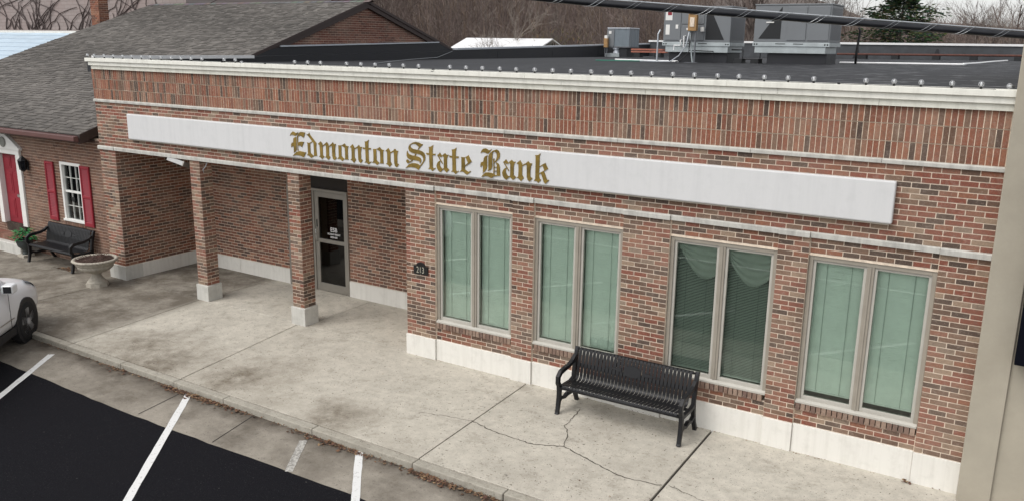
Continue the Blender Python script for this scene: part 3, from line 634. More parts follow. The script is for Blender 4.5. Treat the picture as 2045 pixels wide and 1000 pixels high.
rm = MB(); rm.box(8.70, 17.15, .302, 3.2, -.35, 2.66); rm.f = [rm.f[0][::-1], rm.f[1][::-1], rm.f[3][::-1], rm.f[4][::-1], rm.f[5][::-1]]
rm.build('interior_wall', M['room'], bank)
# entrance: aluminium storefront frame, door leaf, dark transom
zf = gz(5) + .002
fr = MB(); fr.box(3.68, 3.75, 1.90, 2.0, zf, 1.89); fr.box(5.385, 5.43, 1.90, 2.0, zf, 1.89); fr.box(4.43, 4.485, 1.90, 2.0, zf, 1.83); fr.box(3.75, 5.385, 1.90, 2.0, 1.83, 1.89); fr.box(3.75, 4.43, 1.90, 2.0, zf, zf + .2)
df = fr.build('entrance_frame', M['alu'], bank, bevel=.003)
MB().box(3.68, 5.43, 1.945, 2.0, 1.892, 2.6).build('transom', M['soffit'], df)
MB().box(3.75, 4.43, 1.95, 1.956, zf + .2, 1.83).build('pane', M['door_glass'], df)
x0, x1, z0, z1 = 4.492, 5.378, zf + .012, 1.822
dl = MB(); dl.box(x0, x0 + .105, 1.915, 1.96, z0, z1); dl.box(x1 - .07, x1, 1.915, 1.96, z0, z1); dl.box(x0 + .105, x1 - .07, 1.915, 1.96, 1.715, z1); dl.box(x0 + .105, x1 - .07, 1.915, 1.96, z0, -.155); dl.box(x0 + .105, x1 - .07, 1.912, 1.963, .735, .815)
door = dl.build('door', M['alu'], bank, bevel=.003)
MB().box(x0 + .10, x1 - .065, 1.935, 1.941, .82, 1.72).build('pane', M['door_glass'], door); MB().box(x0 + .10, x1 - .065, 1.935, 1.941, -.16, .72).build('pane', M['door_glass'], door)
MB().tube([(4.545,1.915,1.03),(4.545,1.87,1.03),(4.555,1.86,.99),(4.555,1.86,.80),(4.545,1.87,.76),(4.545,1.915,.76)], .011, 8).build('handle', M['steel'], door, smooth=True)
MB().box(4.535, 4.56, 1.908, 1.915, 1.06, 1.22).build('lock_plate', M['plaque'], door)
vb = MB(); vb.box(3.6, 5.6, 2.0, 5.0, zf - .05, 2.62); vb.f = [vb.f[0][::-1], vb.f[1][::-1], vb.f[3][::-1], vb.f[4][::-1], vb.f[5][::-1]]; vb.build('vestibule', M['room'], bank)
def text_obj(name, body, size, mat, parent, loc, rot, extrude=0.001, sx=1.0, align='CENTER', bold=0.0):
    c = bpy.data.curves.new(name, 'FONT'); c.body = body; c.size = size; c.extrude = extrude; c.align_x = align; c.offset = bold; c.resolution_u = 4
    t = bpy.data.objects.new('tmp', c); scene.collection.objects.link(t)
    dg = bpy.context.evaluated_depsgraph_get(); dg.update()
    me = bpy.data.meshes.new_from_object(t.evaluated_get(dg)); bpy.data.objects.remove(t, do_unlink=True); bpy.data.curves.remove(c)
    me.materials.clear(); me.materials.append(mat)
    for v in me.vertices: v.co.x *= sx
    o = bpy.data.objects.new(name, me); link(o, parent); o.location = loc; o.rotation_euler = rot; return o
text_obj('lettering', 'ESB', .13, M['lettering'], door, (5.01, 1.930, .995), (R(90), 0, 0), .0008, 1.0, bold=.002)
text_obj('lettering', 'MONDAY-FRIDAY', .058, M['lettering'], door, (5.01, 1.930, .922), (R(90), 0, 0), .0008, .78, bold=.0012)
text_obj('lettering', '8:00-4:00', .062, M['lettering'], door, (5.01, 1.930, .856), (R(90), 0, 0), .0008, .85, bold=.0012)
# flat roof behind the coping, parapets
def rz(x): return 4.36 + 0.008 * x
MB().add([(-.36,.2,rz(-.36)),(17.2,.2,rz(17.2)),(17.2,33,rz(17.2)),(-.36,33,rz(-.36))], [(0,1,2,3)]).build('roof', M['membrane'], bank)
YB = 31.0
lw = MB(); lw.prism([(.3,4.2),(YB,4.2),(YB,4.93),(14.1,4.66),(13.9,4.62),(5.4,4.46),(.3,4.46)], YZ, -.62, -.36)
lp = lw.build('parapet', M['flashing'], bank)
cp = MB(); cp.add([(-.66,14.0,4.665),(-.34,14.0,4.665),(-.34,YB+.2,4.935),(-.66,YB+.2,4.935),(-.66,14.0,4.725),(-.34,14.0,4.725),(-.34,YB+.2,4.995),(-.66,YB+.2,4.995)], [(0,3,2,1),(4,5,6,7),(0,1,5,4),(1,2,6,5),(2,3,7,6),(3,0,4,7)])
cp.build('parapet_cap', M['capmetal'], lp)
for yy in (16.6, 20.8, 25.0, 28.5): MB().box(-.365, -.352, yy, yy + .28, 4.36, 4.6).build('membrane_seam', M['flashing'], lp)
cp = MB(); cp.prism([(.28,4.47),(4.8,4.455),(4.8,4.53),(.28,4.55)], YZ, -.40, -.33)
cp.build('parapet_cap', M['capwhite'], lp)
bw = MB(); bw.box(-.36, 17.2, YB, YB + .3, 4.2, 5.06); bp = bw.build('parapet', M['flashing_grey'], bank)
MB().box(-.4, 17.25, YB - .05, YB + .35, 5.06, 5.15).build('parapet_cap', M['capwhite'], bp)
for xx in (9.6, 12.9, 16.3): MB().prism([(0,4.42),(.34,4.42),(.22,4.9),(.12,4.9)], lambda a,b,d,xx=xx:(xx+a,d,b), YB - .02, YB + .01).build('membrane_patch', M['flashing'], bp)
sh = MB(); sh.box(-.60, -.38, .7, YB + .2, -1.5, 4.2); sh.box(17.0, 17.2, .3, YB + .2, -1.5, 4.44); sh.box(-.36, 17.2, YB, YB + .3, -1.5, 4.2); sh.build('outer_wall', M['mortar_dark'], bank)
# ------------------------------------------------------------------ fascia sign with blackletter
sign = tag(empty('fascia_sign', (8.65, 0, 2.87)), 'long white fascia sign reading Edmonton State Bank in gold blackletter', 'sign')
sign.location = (0, 0, 0)
MB().prism([(1.19, 2.872), (16.10, 2.872), (16.10, 3.395), (1.19, 3.395)], XZ, -0.090, -0.002).build('panel', M['sign'], sign, bevel=.018)
MB().box(1.22, 16.07, -.075, -.003, 2.855, 2.8715).build('bottom_shadow_line', M['frame'], sign)  # taupe strip added as the dark shadow line below the panel
for (ch, px, pz) in PLACE:
    m = MB()
    for i, poly in enumerate(GLYPH[ch]): m.prism([(px + a / 1000, pz + b / 1000) for a, b in poly], XZ, -0.1 - .0009 * i, -0.088)
    m.build('letter', M['gold'], sign)
# ------------------------------------------------------------------ house number plaque
pq = tag(empty('number_plaque', (8.84, 0, 1.11)), 'black arched house number plaque reading 213 on the brick pier', 'plaque'); pq.location = (0, 0, 0)
ar = [(8.758 + .082 - .09 * math.cos(math.pi * k / 10), 1.258 + .062 * math.sin(math.pi * k / 10)) for k in range(11)]
MB().prism([(8.692, 1.108), (8.992, 1.108), (8.992, 1.256)] + ar[::-1] + [(8.692, 1.256)], XZ, -.022, .004).build('plate', M['plaque'], pq, bevel=.002)
text_obj('digits', '213', .155, M['digits'], pq, (8.838, -.0235, 1.135), (R(90), 0, 0), .0015, .74, bold=-.001)
# ------------------------------------------------------------------ string lights along the coping
sl = tag(empty('string_light', (8.6, -.06, 4.51)), 'string of clear globe bulbs clipped along the cream coping', 'string lights'); sl.location = (0, 0, 0)
BX = [-.02,.23,.57,.88,1.19,1.51,1.81,2.11,2.43,2.74,3.04,3.34,3.66,4.28,4.58,6.12,6.43,6.73,7.35,7.66,7.97,8.27,8.57,8.88,9.49,9.8,10.1,10.42,10.72,11.03,11.33,11.64,11.95,12.26,12.57,12.87,13.18,13.49,13.8,14.08,14.41,14.71,15.02,15.63,15.94,16.23,16.55,16.85]
bulb_me = MB().ball((0, 0, .053), .031, 14, 9).mesh('bulb', M['bulb'], True)
sock_me = MB().lathe([(.010, 0), (.014, .002), (.014, .024), (.010, .028)], 8).mesh('socket', M['plaque'])
core_me = MB().lathe([(.004, .026), (.010, .04), (.012, .055), (.004, .075)], 6).mesh('filament_stem', M['filament'], True)
for x in BX + [4.8, 17.12]:
    b = bpy.data.objects.new('bulb', bulb_me); link(b, sl); b.location = (x, -.05, 4.5145)
    if x in (4.8,): b.rotation_euler = (0, R(95), 0); b.location = (x - .05, -.09, 4.53)
    elif x == 17.12: b.rotation_euler = (0, R(-88), 0); b.location = (x + .06, -.05, 4.555)
    else: b.rotation_euler = (random.gauss(0, .06), random.gauss(0, .08), 0)
    for me, nm in ((sock_me, 'socket'), (core_me, 'filament_stem')):
        s = bpy.data.objects.new(nm, me); link(s, b)
pts = [(x * .1, -.045 + .004 * math.sin(x * 1.9), 4.5165) for x in range(0, 171)]
MB().tube(pts, .0035, 5).build('lead', M['plaque'], sl)
MB().tube([(9.0,-.04,4.517),(9.1,-.08,4.515),(9.17,-.122,4.50),(9.2,-.127,4.49),(9.24,-.122,4.502),(9.3,-.06,4.517)], .004, 5).build('lead', M['plaque'], sl)
for x in (5.42, 9.2, 15.33, 4.28): MB().box(x - .016, x + .016, -.112, -.085, 4.513, 4.535).build('clip', M['plaque'], sl)
# ------------------------------------------------------------------ benches
def bench(loc, rz_, L, label, plate):
    b = tag(empty('bench', loc, rz_), label, 'bench', 'black slatted metal benches')
    # profile in (y, z): y forward is negative, from front lip to top roll
    prof = []
    for k in range(5): a = R(200 - 110 * k / 4); prof.append((-.255 + .030 * math.cos(a), .425 + .030 * math.sin(a)))
    prof += [(-.15, .437), (-.02, .424), (.08, .418)]
    for k in range(1, 6): a = R(-90 + 74 * k / 5); prof.append((.085 + .085 * math.cos(a), .503 + .085 * math.sin(a)))
    prof += [(.190, .62), (.222, .74), (.252, .85)]
    for k in range(1, 5): a = R(165 - 150 * k / 4); prof.append((.282 + .030 * math.cos(a), .855 + .028 * math.sin(a)))
    n = int((L - .14) / .0575); t = .006; cache = None
    for i in range(n):
        x = -L / 2 + .07 + (L - .14) * (i + .5) / n
        if cache is None:
            vs = []; w_ = .0235
            for k, (y, z) in enumerate(prof):
                a = prof[max(0, k - 1)]; c = prof[min(len(prof) - 1, k + 1)]; d = Vector((c[0] - a[0], c[1] - a[1])).normalized(); nx, nz = -d.y * t, d.x * t
                vs += [(-w_, y, z), (w_, y, z), (w_, y + nx, z + nz), (-w_, y + nx, z + nz)]
            m_ = len(prof); fs = []
            for k in range(m_ - 1):
                for q in range(4): fs.append((k*4+q, k*4+(q+1)%4, (k+1)*4+(q+1)%4, (k+1)*4+q))
            fs += [(0,3,2,1), ((m_-1)*4, (m_-1)*4+1, (m_-1)*4+2, (m_-1)*4+3)]
            cache = MB().add(vs, fs).mesh('slat', M['black'])
        s = bpy.data.objects.new('slat', cache); link(s, b); s.location = (x, 0, 0)
    MB().tube([(-L/2 + .03, -.268, .415), (L/2 - .03, -.268, .415)], .027, 10).build('front_rail', M['black'], b, smooth=True)
    MB().tube([(-L/2 + .03, .278, .862), (L/2 - .03, .278, .862)], .016, 8).build('top_rail', M['black'], b, smooth=True)
    MB().box(-L/2 + .04, L/2 - .04, .02, .07, .385, .412).build('cross_bar', M['black'], b); MB().box(-L/2 + .04, L/2 - .04, .218, .235, .60, .66).build('cross_bar', M['black'], b)
    if plate:
        el = [(.14 * math.cos(2*math.pi*k/20), .085 * math.sin(2*math.pi*k/20)) for k in range(20)]
        MB().prism(el, lambda a, c, d: (a, .204 + c * .26 + d, .705 + c), -.006, .004).build('medallion', M['black'], b)
        for sx in (-1, 1): MB().prism([(.17,-.03),(.30,-.012),(.44,.0),(.30,.014),(.17,.03)], lambda a, c, d, sx=sx: (sx * a, .2 + c * .26 + d, .70 + c), -.006, .004).build('scroll', M['black'], b)
    for s in (-1, 1):
        x = s * (L / 2 - .015); hw = .029
        def bar(pts, r, nm='end_frame'):
            mm = MB(); pp = [Vector((x, y, z)) for y, z in pts]
            # rectangular bar section swept along the side profile
            vs = []
            for k, p_ in enumerate(pp):
                d = (pp[min(k+1,len(pp)-1)] - pp[max(k-1,0)]).normalized(); nr = Vector((0, -d.z, d.y)) * r[k] * 1.35
                vs += [p_ + nr + Vector((-hw,0,0)), p_ + nr + Vector((hw,0,0)), p_ - nr + Vector((hw,0,0)), p_ - nr + Vector((-hw,0,0))]
            m_ = len(pp); fs = [(k*4+q, k*4+(q+1)%4, (k+1)*4+(q+1)%4, (k+1)*4+q) for k in range(m_-1) for q in range(4)] + [(0,3,2,1), tuple((m_-1)*4+q for q in range(4))]
            return mm.add(vs, fs).build(nm, M['black'], b, bevel=.006)
        bar([(-.315,.0),(-.305,.03),(-.285,.12),(-.262,.25),(-.255,.36),(-.262,.44)], [.026,.020,.020,.024,.028,.028], 'leg')
        bar([(.335,.0),(.318,.03),(.262,.14),(.220,.28),(.205,.42)], [.026,.020,.020,.022,.024], 'leg')
        bar([(-.27,.40),(-.1,.395),(.08,.39),(.21,.42)], [.022,.018,.018,.024])
        bar([(.20,.40),(.215,.55),(.245,.70),(.283,.83),(.305,.885)], [.026,.022,.021,.022,.020])
        bar([(-.255,.42),(-.305,.50),(-.300,.585),(-.235,.640),(-.12,.655),(.02,.665),(.14,.70),(.225,.765)], [.022,.024,.026,.026,.024,.022,.022,.02], 'armrest')
        bar([(-.26,.20),(-.20,.235),(-.10,.20),(.0,.225),(.12,.205),(.235,.25)], [.014,.02,.013,.02,.013,.014])
    return b
bench((12.885, -.435, gz(12.885)), R(.3), 1.93, 'black slatted metal bench standing under the bank windows', True)
bench((-1.80, -.07, gz(-1.8)), R(-.5), 1.83, 'black slatted metal bench below the red-shuttered window', True)
# ------------------------------------------------------------------ stone urn planter
uz = gz(.5); ur = tag(empty('urn_planter', (.40, -.62, uz)), 'weathered cast stone urn planter of bare soil beside the corner pier', 'planter')
MB().prism([(.235 * math.cos(R(22.5 + 45*k)), .235 * math.sin(R(22.5 + 45*k))) for k in range(8)], XY, -.01, .075).build('plinth', M['stone'], ur, bevel=.008)
MB().lathe([(.21,.07),(.205,.10),(.17,.115),(.155,.15),(.115,.20),(.095,.25),(.10,.29),(.13,.315)], 40, mod=lambda q, z, i: 1 + (.05 * math.sin(q * 14 + z * 9) if 2 <= i <= 6 else 0)).build('pedestal', M['stone'], ur, smooth=True)
MB().lathe([(.11,.305),(.20,.325),(.29,.37),(.345,.42),(.365,.455),(.36,.475),(.385,.487),(.405,.53),(.415,.555),(.45,.562),(.462,.585),(.452,.607),(.42,.612),(.395,.597),(.375,.572),(.02,.56)], 168, mod=lambda q, z, i: 1 + (.045 * abs(math.sin(q * 12)) if 1 <= i <= 3 else (.016 * math.sin(q * 42) if 9 <= i <= 11 else (.012 * math.sin(q * 24) if 6 <= i <= 7 else 0)))).build('bowl', M['stone'], ur, smooth=True)
vs = []; so_ = MB(); NR = 9
for i in range(NR + 1):
    for k in range(24):
        r = .388 * i / NR; q = 2*math.pi*k/24; vs.append((r*math.cos(q), r*math.sin(q), .582 + .03 * (1 - (i/NR)**2) + random.uniform(-.010,.012)))
so_.add(vs, [(i*24+k, (i+1)*24+k, (i+1)*24+(k+1)%24, i*24+(k+1)%24) for i in range(NR) for k in range(24)])
for k in range(160):
    r = .36 * math.sqrt(random.random()); q = random.uniform(0, 6.28); c = Vector((r*math.cos(q), r*math.sin(q), .60 + random.uniform(0,.025))); d = Vector((random.gauss(0,1), random.gauss(0,1), random.gauss(0,.5))).normalized() * random.uniform(.02,.055)
    so_.tube([c - d, c + d], .005, 3)
so_.build('soil', M['soil'], ur)
dt = MB()
for k in range(9):
    q = random.uniform(0, 6.28); a = Vector((.1*math.cos(q) + .05, .1*math.sin(q) + .12, .6)); dt.tube([a, a + Vector((random.gauss(0,.03), random.gauss(0,.03), .06)), a + Vector((random.gauss(0,.06), random.gauss(0,.05), random.uniform(.09,.15)))], [.005,.004,.002], 4)
dt.build('dead_stalks', M['rust'], ur)
# ------------------------------------------------------------------ potted plant at the shop step
pz_ = gz(-3.2); pp = tag(empty('potted_plant', (-3.27, -.12, pz_)), 'small stone pot of glossy green leaves beside the shop step', 'plant')
MB().prism([(-.14,-.14),(.14,-.14),(.14,.14),(-.14,.14)], XY, -.01, .06).build('plinth', M['stone'], pp, bevel=.01)
MB().lathe([(.09,.05),(.065,.09),(.06,.16),(.10,.20),(.16,.26),(.185,.34),(.19,.40),(.20,.41),(.20,.43),(.165,.43),(.15,.38)], 20).build('pot', plain('dark_pot', (.055,.065,.065), .6), pp, smooth=True)
lf = MB()
for k in range(210):
    th = random.uniform(0, 6.28); ph = random.uniform(-.25, 1.4); r = random.uniform(.10, .27)
    c = Vector((r*math.cos(th)*math.cos(ph)*1.15, r*math.sin(th)*math.cos(ph), .48 + r*math.sin(ph)*.8))
    t = Vector((math.cos(th)*.8, math.sin(th)*.8, random.uniform(-.7,.3))).normalized(); s_ = t.cross(Vector((0,0,1))).normalized() * random.uniform(.022,.040); ln_ = random.uniform(.07,.13)
    g_ = random.uniform(.6, 1.5); col = (.035*g_, .20*g_, .062*g_)
    lf.add([c, c + t*ln_*.5 + s_ + Vector((0,0,.008)), c + t*ln_, c + t*ln_*.5 - s_ + Vector((0,0,.008))], [(0,1,2),(0,2,3)], col)
lf.build('foliage', M['foliage'], pp)
# ------------------------------------------------------------------ porch flood light and stray wire
fl = tag(empty('flood_light', (2.55, .12, 2.5)), 'white box flood light tilted under the porch lintel', 'light'); fl.location = (0,0,0)
Mx = Matrix.Translation((2.57, .05, 2.487)) @ Matrix.Rotation(R(9), 4, 'Y') @ Matrix.Rotation(R(-24), 4, 'X')
MB().box(-.24, .24, -.09, .10, -.045, .045, None, Mx).build('housing', M['fixture'], fl, bevel=.008)
MB().box(.235, .262, -.085, .095, -.05, .05, None, Mx).build('end_cap', M['alu'], fl)
MB().tube([(2.57,.09,2.50),(2.57,.12,2.575)], .014, 6).build('bracket', M['alu'], fl)
lw_ = tag(MB().tube([(3.42,.1,2.575),(3.40,.08,2.50),(3.36,.07,2.44),(3.315,.06,2.40),(3.30,.08,2.33)], .009, 6).build('loose_wire', M['capmetal'], None, smooth=True), 'loose grey wire hanging from the porch ceiling at a brick pillar', 'wire')
# ------------------------------------------------------------------ brick shop on the left
shop = tag(empty('brick_shop', (-5, .3, -.3)), 'low brown brick shop with shingle roof, red door and red shutters', 'building'); shop.location = (0, 0, 0)
YW = 0.30; E_Y, E_Z, RG_Y, RG_Z = -.081, 2.827, 9.635, 6.115; SLP = (RG_Z - E_Z) / (RG_Y - E_Y); XL = -11.1; XG = -.60
def roofz(y): return E_Z + SLP * (y - E_Y)
cw = MB()
for (a, b, z0, z1) in ((-11,-4.80,-.6,2.72), (-3.80,-2.13,-.6,2.72), (-2.13,-1.30,-.6,.66), (-2.13,-1.30,2.09,2.72), (-1.30,.0,-.6,2.72), (-4.80,-3.80,2.10,2.72), (-4.80,-3.80,-.6,.10)): cw.box(a, b, YW + .004, YW + .3, z0, z1)
cw.build('wall_core', M['mortar_shop'], shop)
sb = Bricks(); sb.wall((-7.0, YW), 0, 7.0, -.30 , 44, PAL_SHOP, openings=[(7-4.80,7-3.80,.0,2.10), (7-2.13,7-1.30,.66,2.09)])
sb.emit(shop, M['brick_brown'], 300, 'brick', 'brickwork')
for k in range(12): MB().box(-2.13 + k*.0692, -2.13 + k*.0692 + .06, YW - .02, YW + .08, .575, .665, pick(PAL_SHOP)).build('sill_brick', M['brick_brown'], shop)
# shingled roof: overlapping tabs
n_rows = 74; EXP = math.hypot(RG_Y - E_Y, RG_Z - E_Z) / n_rows; un = Vector((0, RG_Y - E_Y, RG_Z - E_Z)).normalized(); nn = Vector((0, -un.z, un.y))
rf = MB().add([(XL,E_Y,E_Z-.01),(XG,E_Y,E_Z-.01),(XG,RG_Y,RG_Z-.01),(XL,RG_Y,RG_Z-.01)], [(0,1,2,3)])
rf.add([(XL,RG_Y,RG_Z),(XG,RG_Y,RG_Z),(XG,16.5,RG_Z-.325*6.87),(XL,16.5,RG_Z-.325*6.87)], [(0,1,2,3)])
roof = rf.build('roof', plain('roof_underlay', (.10,.097,.094), .95, var=.2), shop)
tabs = []
for r in range(n_rows):
    x = XL - random.uniform(0, .3); z0 = Vector((0, E_Y, E_Z)) + un * (EXP * r)
    while x < XG:
        w_ = random.choice((.10,.13,.16,.20,.25)); x1 = min(x + w_, XG)
        if x1 > XL:
            g_ = random.uniform(.66, 1.22) * (1.0 + .12 * math.sin(r * .21 + x * .3)); tabs.append((max(x, XL), x1, z0, random.choice((.006, .020, .020)), (.122*g_, .112*g_, .102*g_)))
        x = x1
def tab_mesh(m, x0, x1, b, th, col):
    t = b + un * (EXP * 1.25); f0 = nn * th; f1 = nn * .001
    m.add([Vector((x0,0,0))+b, Vector((x1,0,0))+b, Vector((x1,0,0))+b+f0, Vector((x0,0,0))+b+f0, Vector((x1,0,0))+t+f1, Vector((x0,0,0))+t+f1], [(0,1,2,3),(3,2,4,5),(1,4,2),(0,3,5)], col)
order = sorted(range(len(tabs)), key=lambda i: (Vector((tabs[i][0], tabs[i][2].y, tabs[i][2].z)) - CAM).length); vis = [i for i in order if tabs[i][2].y < 3.0][:300]; solo = set(vis); mt = MB()
for i, (x0, x1, b, th, col) in enumerate(tabs):
    if i in solo: m_ = MB(); tab_mesh(m_, x0, x1, b, th, col); m_.build('shingle', M['shingle'], roof)
    else: tab_mesh(mt, x0, x1, b, th, col)
mt.build('shingle_field', M['shingle'], roof, kind='stuff')
rc = MB()
for k in range(38):
    x0 = XL + k * .28; rc.add([(x0,RG_Y-.14,RG_Z-.03),(x0+.3,RG_Y-.14,RG_Z-.025),(x0+.3,RG_Y,RG_Z+.03),(x0,RG_Y,RG_Z+.022),(x0+.3,RG_Y+.14,RG_Z-.02),(x0,RG_Y+.14,RG_Z-.03)], [(0,1,2,3),(3,2,4,5)], tuple(v*random.uniform(.8,1.1) for v in (.15,.143,.136)))
rc.build('ridge_cap', M['shingle'], roof)
# eave: gutter, fascia, soffit; rake boards on the gable
gt = MB().prism([(-.20,2.70),(-.10,2.67),(-.075,2.67),(-.075,2.80),(-.20,2.80)], lambda a, b, d: (d, a, b), XL, XG - .02).build('gutter', M['gutter'], shop, bevel=.01)
MB().box(XL, XG - .03, -.07, YW + .02, 2.655, 2.69).build('soffit', M['rake'], shop)
MB().box(XL, XG - .01, -.072, -.05, 2.66, 2.81).build('fascia', M['gutter'], shop)
def rake(y0, z0, y1, z1, nm): 
    MB().prism([(y0,z0),(y1,z1),(y1,z1-.19),(y0,z0-.19)], YZ, XG - .06, XG + .002).build(nm, M['rake'], shop)
    MB().prism([(y0,z0+.03),(y1,z1+.03),(y1,z1-.055),(y0,z0-.055)], YZ, XG + .002, XG + .028).build('rake_trim', M['rake'], shop)
rake(E_Y, E_Z - .01, RG_Y, RG_Z - .01, 'rake_board'); rake(RG_Y, RG_Z - .01, 15.2, RG_Z - .325 * 5.565 - .01, 'rake_board')
GX = XG - .10
MB().prism([(.62,-.6),(14.6,-.6),(14.6,4.45),(RG_Y,RG_Z-.09),(.62,roofz(.62)-.12)], YZ, GX - .25, GX - .004).build('gable_wall', M['mortar_shop'], shop)
gb = Bricks()
def gtop(z):
    zz = z + .06; return ((zz - E_Z) / SLP + E_Y - 4.0, RG_Y + (RG_Z - zz) / .325 - 4.0)
gb.wall((GX, 4.0), R(90), 10.6, 4.66, 22, PAL_GABLE, top=gtop)
gb.emit(shop, M['brick_brown'], 0, 'brick', 'gable_brickwork')
fl_ = MB(); fl_.prism([(4.9,4.30),(14.2,4.30),(14.2,4.66),(13.2,4.90),(6.0,4.74),(5.2,4.60)], YZ, GX, XG + .02)
fb_ = fl_.build('membrane_upstand', M['flashing'], shop)
MB().prism([(5.95,4.745),(13.2,4.90),(13.2,4.935),(5.95,4.785)], YZ, GX, XG + .05).build('reglet_strip', M['capmetal'], shop)
MB().prism([(4.6,4.28),(14.1,4.28),(14.1,4.64),(4.6,4.50)], YZ, XG + .02, -.352).build('membrane_ledge', M['flashing'], shop)
# sash window with blind, louvred shutters
wf = MB(); a, b, z0, z1 = -2.125, -1.30, .672, 2.085
wf.box(a, a + .07, YW - .01, YW + .12, z0 + .05, z1); wf.box(b - .07, b, YW - .01, YW + .12, z0 + .05, z1); wf.box(a + .07, b - .07, YW - .01, YW + .12, z1 - .07, z1); wf.box(a - .02, b + .02, YW - .04, YW + .12, z0, z0 + .05); wf.box(a + .07, b - .07, YW + .03, YW + .09, 1.36, 1.41)
wn = wf.build('window', M['white'], shop, bevel=.005)
for (p0, p1) in ((z0 + .05, 1.36), (1.41, z1 - .07)):
    MB().box(a + .07, b - .07, YW + .06, YW + .066, p0, p1).build('pane', glass_mat('clear_window_glass', (.94,.96,.95)), wn)
    mm = MB()
    for u in (.33, .66): xx = a + .07 + (b - a - .14) * u; mm.box(xx - .004, xx + .004, YW + .048, YW + .062, p0, p1)
    mm.box(a + .07, b - .07, YW + .05, YW + .061, (p0+p1)/2 - .005, (p0+p1)/2 + .005); mm.build('muntin', M['white'], wn)
MB().box(a + .05, b - .05, YW + .105, YW + .112, z0, z1).build('blind', M['blind'], wn)
MB().box(a + .05, a + .17, YW + .085, YW + .1, z0, z1).build('curtain', M['room'], wn)
MB().lathe([(.055,-.006),(.068,0),(.055,.006)], 16).build('sticker', M['plaque'], wn); wn.children[-1].location = (-1.80, YW + .052, 1.20); wn.children[-1].rotation_euler = (R(90), 0, 0)
for (s0, s1) in ((-2.70,-2.36), (-1.285,-.93)):
    sm = MB(); q0, q1 = .635, 2.055; st = .045; md = 1.33
    sm.box(s0, s0 + st, YW - .045, YW - .008, q0, q1); sm.box(s1 - st, s1, YW - .045, YW - .008, q0, q1)
    for (h0, h1) in ((q0, q0 + .09), (md - .03, md + .03), (q1 - .06, q1)): sm.box(s0 + st, s1 - st, YW - .045, YW - .008, h0, h1)
    so2 = sm.build('shutter', M['red'], shop, bevel=.003)
    me = None
    for (h0, h1) in ((q0 + .09, md - .03), (md + .03, q1 - .06)):
        n_ = int((h1 - h0) / .036)
        for k in range(n_):
            if me is None: me = MB().add([(0,0,0),(s1-s0-2*st,0,0),(s1-s0-2*st,.022,.030),(0,.022,.030),(0,.006,0),(s1-s0-2*st,.006,0),(s1-s0-2*st,.028,.030),(0,.028,.030)], [(0,1,2,3),(7,6,5,4),(3,2,6,7),(0,4,5,1)]).mesh('louvre', M['red'])
            o = bpy.data.objects.new('louvre', me); link(o, so2); o.location = (s0 + st, YW - .040, h0 + (h1 - h0) * k / n_)
# entrance: red panelled door in a white pedimented surround, brick step
dz0 = .32; ds = MB(); ds.box(-3.93, -3.74, YW - .05, YW + .15, dz0 - .02, 2.10); ds.box(-4.93, -4.76, YW - .05, YW + .15, dz0 - .02, 2.10); ds.box(-4.93, -3.74, YW - .06, YW + .15, 2.10, 2.22)
ds.prism([(-5.0,2.22),(-3.66,2.22),(-3.66,2.27),(-4.33,2.66),(-5.0,2.27)], XZ, YW - .09, YW + .1)
dsur = ds.build('door_surround', M['white'], shop, bevel=.006)
MB().lathe([(.001,0),(.12,.0),(.13,.02),(.11,.03),(.001,.03)], 20).build('rosette', M['room'], dsur); dsur.children[-1].location = (-4.33, YW - .09, 2.40); dsur.children[-1].rotation_euler = (R(90), 0, 0)
dd = MB(); dd.box(-4.76, -3.93, YW + .08, YW + .13, dz0, 2.10)
for (xa, xb) in ((-4.66,-4.39), (-4.30,-4.03)):
    for (za, zb) in ((.45,.95), (1.08,1.62), (1.72,2.0)):
        dd.box(xa, xb, YW + .07, YW + .085, za, zb); dd.box(xa + .05, xb - .05, YW + .062, YW + .075, za + .05, zb - .05)
dr = dd.build('door', M['red'], shop, bevel=.004)
MB().box(-4.23, -4.0, YW + .05, YW + .075, 1.0, 1.07).build('mail_slot', M['steel'], dr)
MB().box(-4.76, -3.93, YW + .0, YW + .15, .10, dz0).build('threshold', M['brick_brown'], shop)
st_ = MB()
for k in range(40): st_.box(-6.2 + k * .0677 + .004, -6.2 + k * .0677 + .062, -.02, .29, -.03, .095, pick([((.26,.10,.07),2),((.20,.085,.06),2),((.30,.15,.11),1)]))
st_.build('step_brickwork', M['brick_brown'], shop, kind='stuff')
MB().box(-6.2, -3.5, .0, .3, -.45, .085).build('step_core', M['mortar_shop'], shop)
MB().prism([(-6.2,-.16),(-3.42,-.16),(-3.42,.298),(-6.2,.298)], XY, -.5, -.035).build('step', M['pier_base'], shop, bevel=.02)
# wall lantern
ln_ = tag(empty('wall_lantern', (-3.49, YW, 1.78)), 'black glass wall lantern between shop door and window', 'lamp')
MB().prism([(.075*math.cos(R(60*k)), .075*math.sin(R(60*k))) for k in range(6)], lambda p_, q_, d: (p_*(1+.35*(d > .1)), q_*(1+.35*(d > .1)) - .12, d), .0, .22).build('cage', M['carglass'], ln_)
MB().lathe([(.115,.22),(.10,.25),(.04,.31),(.012,.34)], 8, (0, -.12, 0)).build('cap', M['black'], ln_); MB().lathe([(.02,-.05),(.07,-.01),(.078,.006)], 8, (0,-.12,0)).build('foot', M['black'], ln_)
MB().tube([(0,.0,.1),(0,-.03,.05),(0,-.08,.0),(0,-.11,-.03)], .012, 6).build('bracket', M['black'], ln_); MB().box(-.05,.05,-.015,.005,-.02,.18).build('backplate', M['black'], ln_)
for k in range(6):
    q = R(60*k); MB().tube([(.077*math.cos(q), .077*math.sin(q)-.12, 0), (.104*math.cos(q), .104*math.sin(q)-.12, .22)], .006, 4).build('bar', M['black'], ln_)
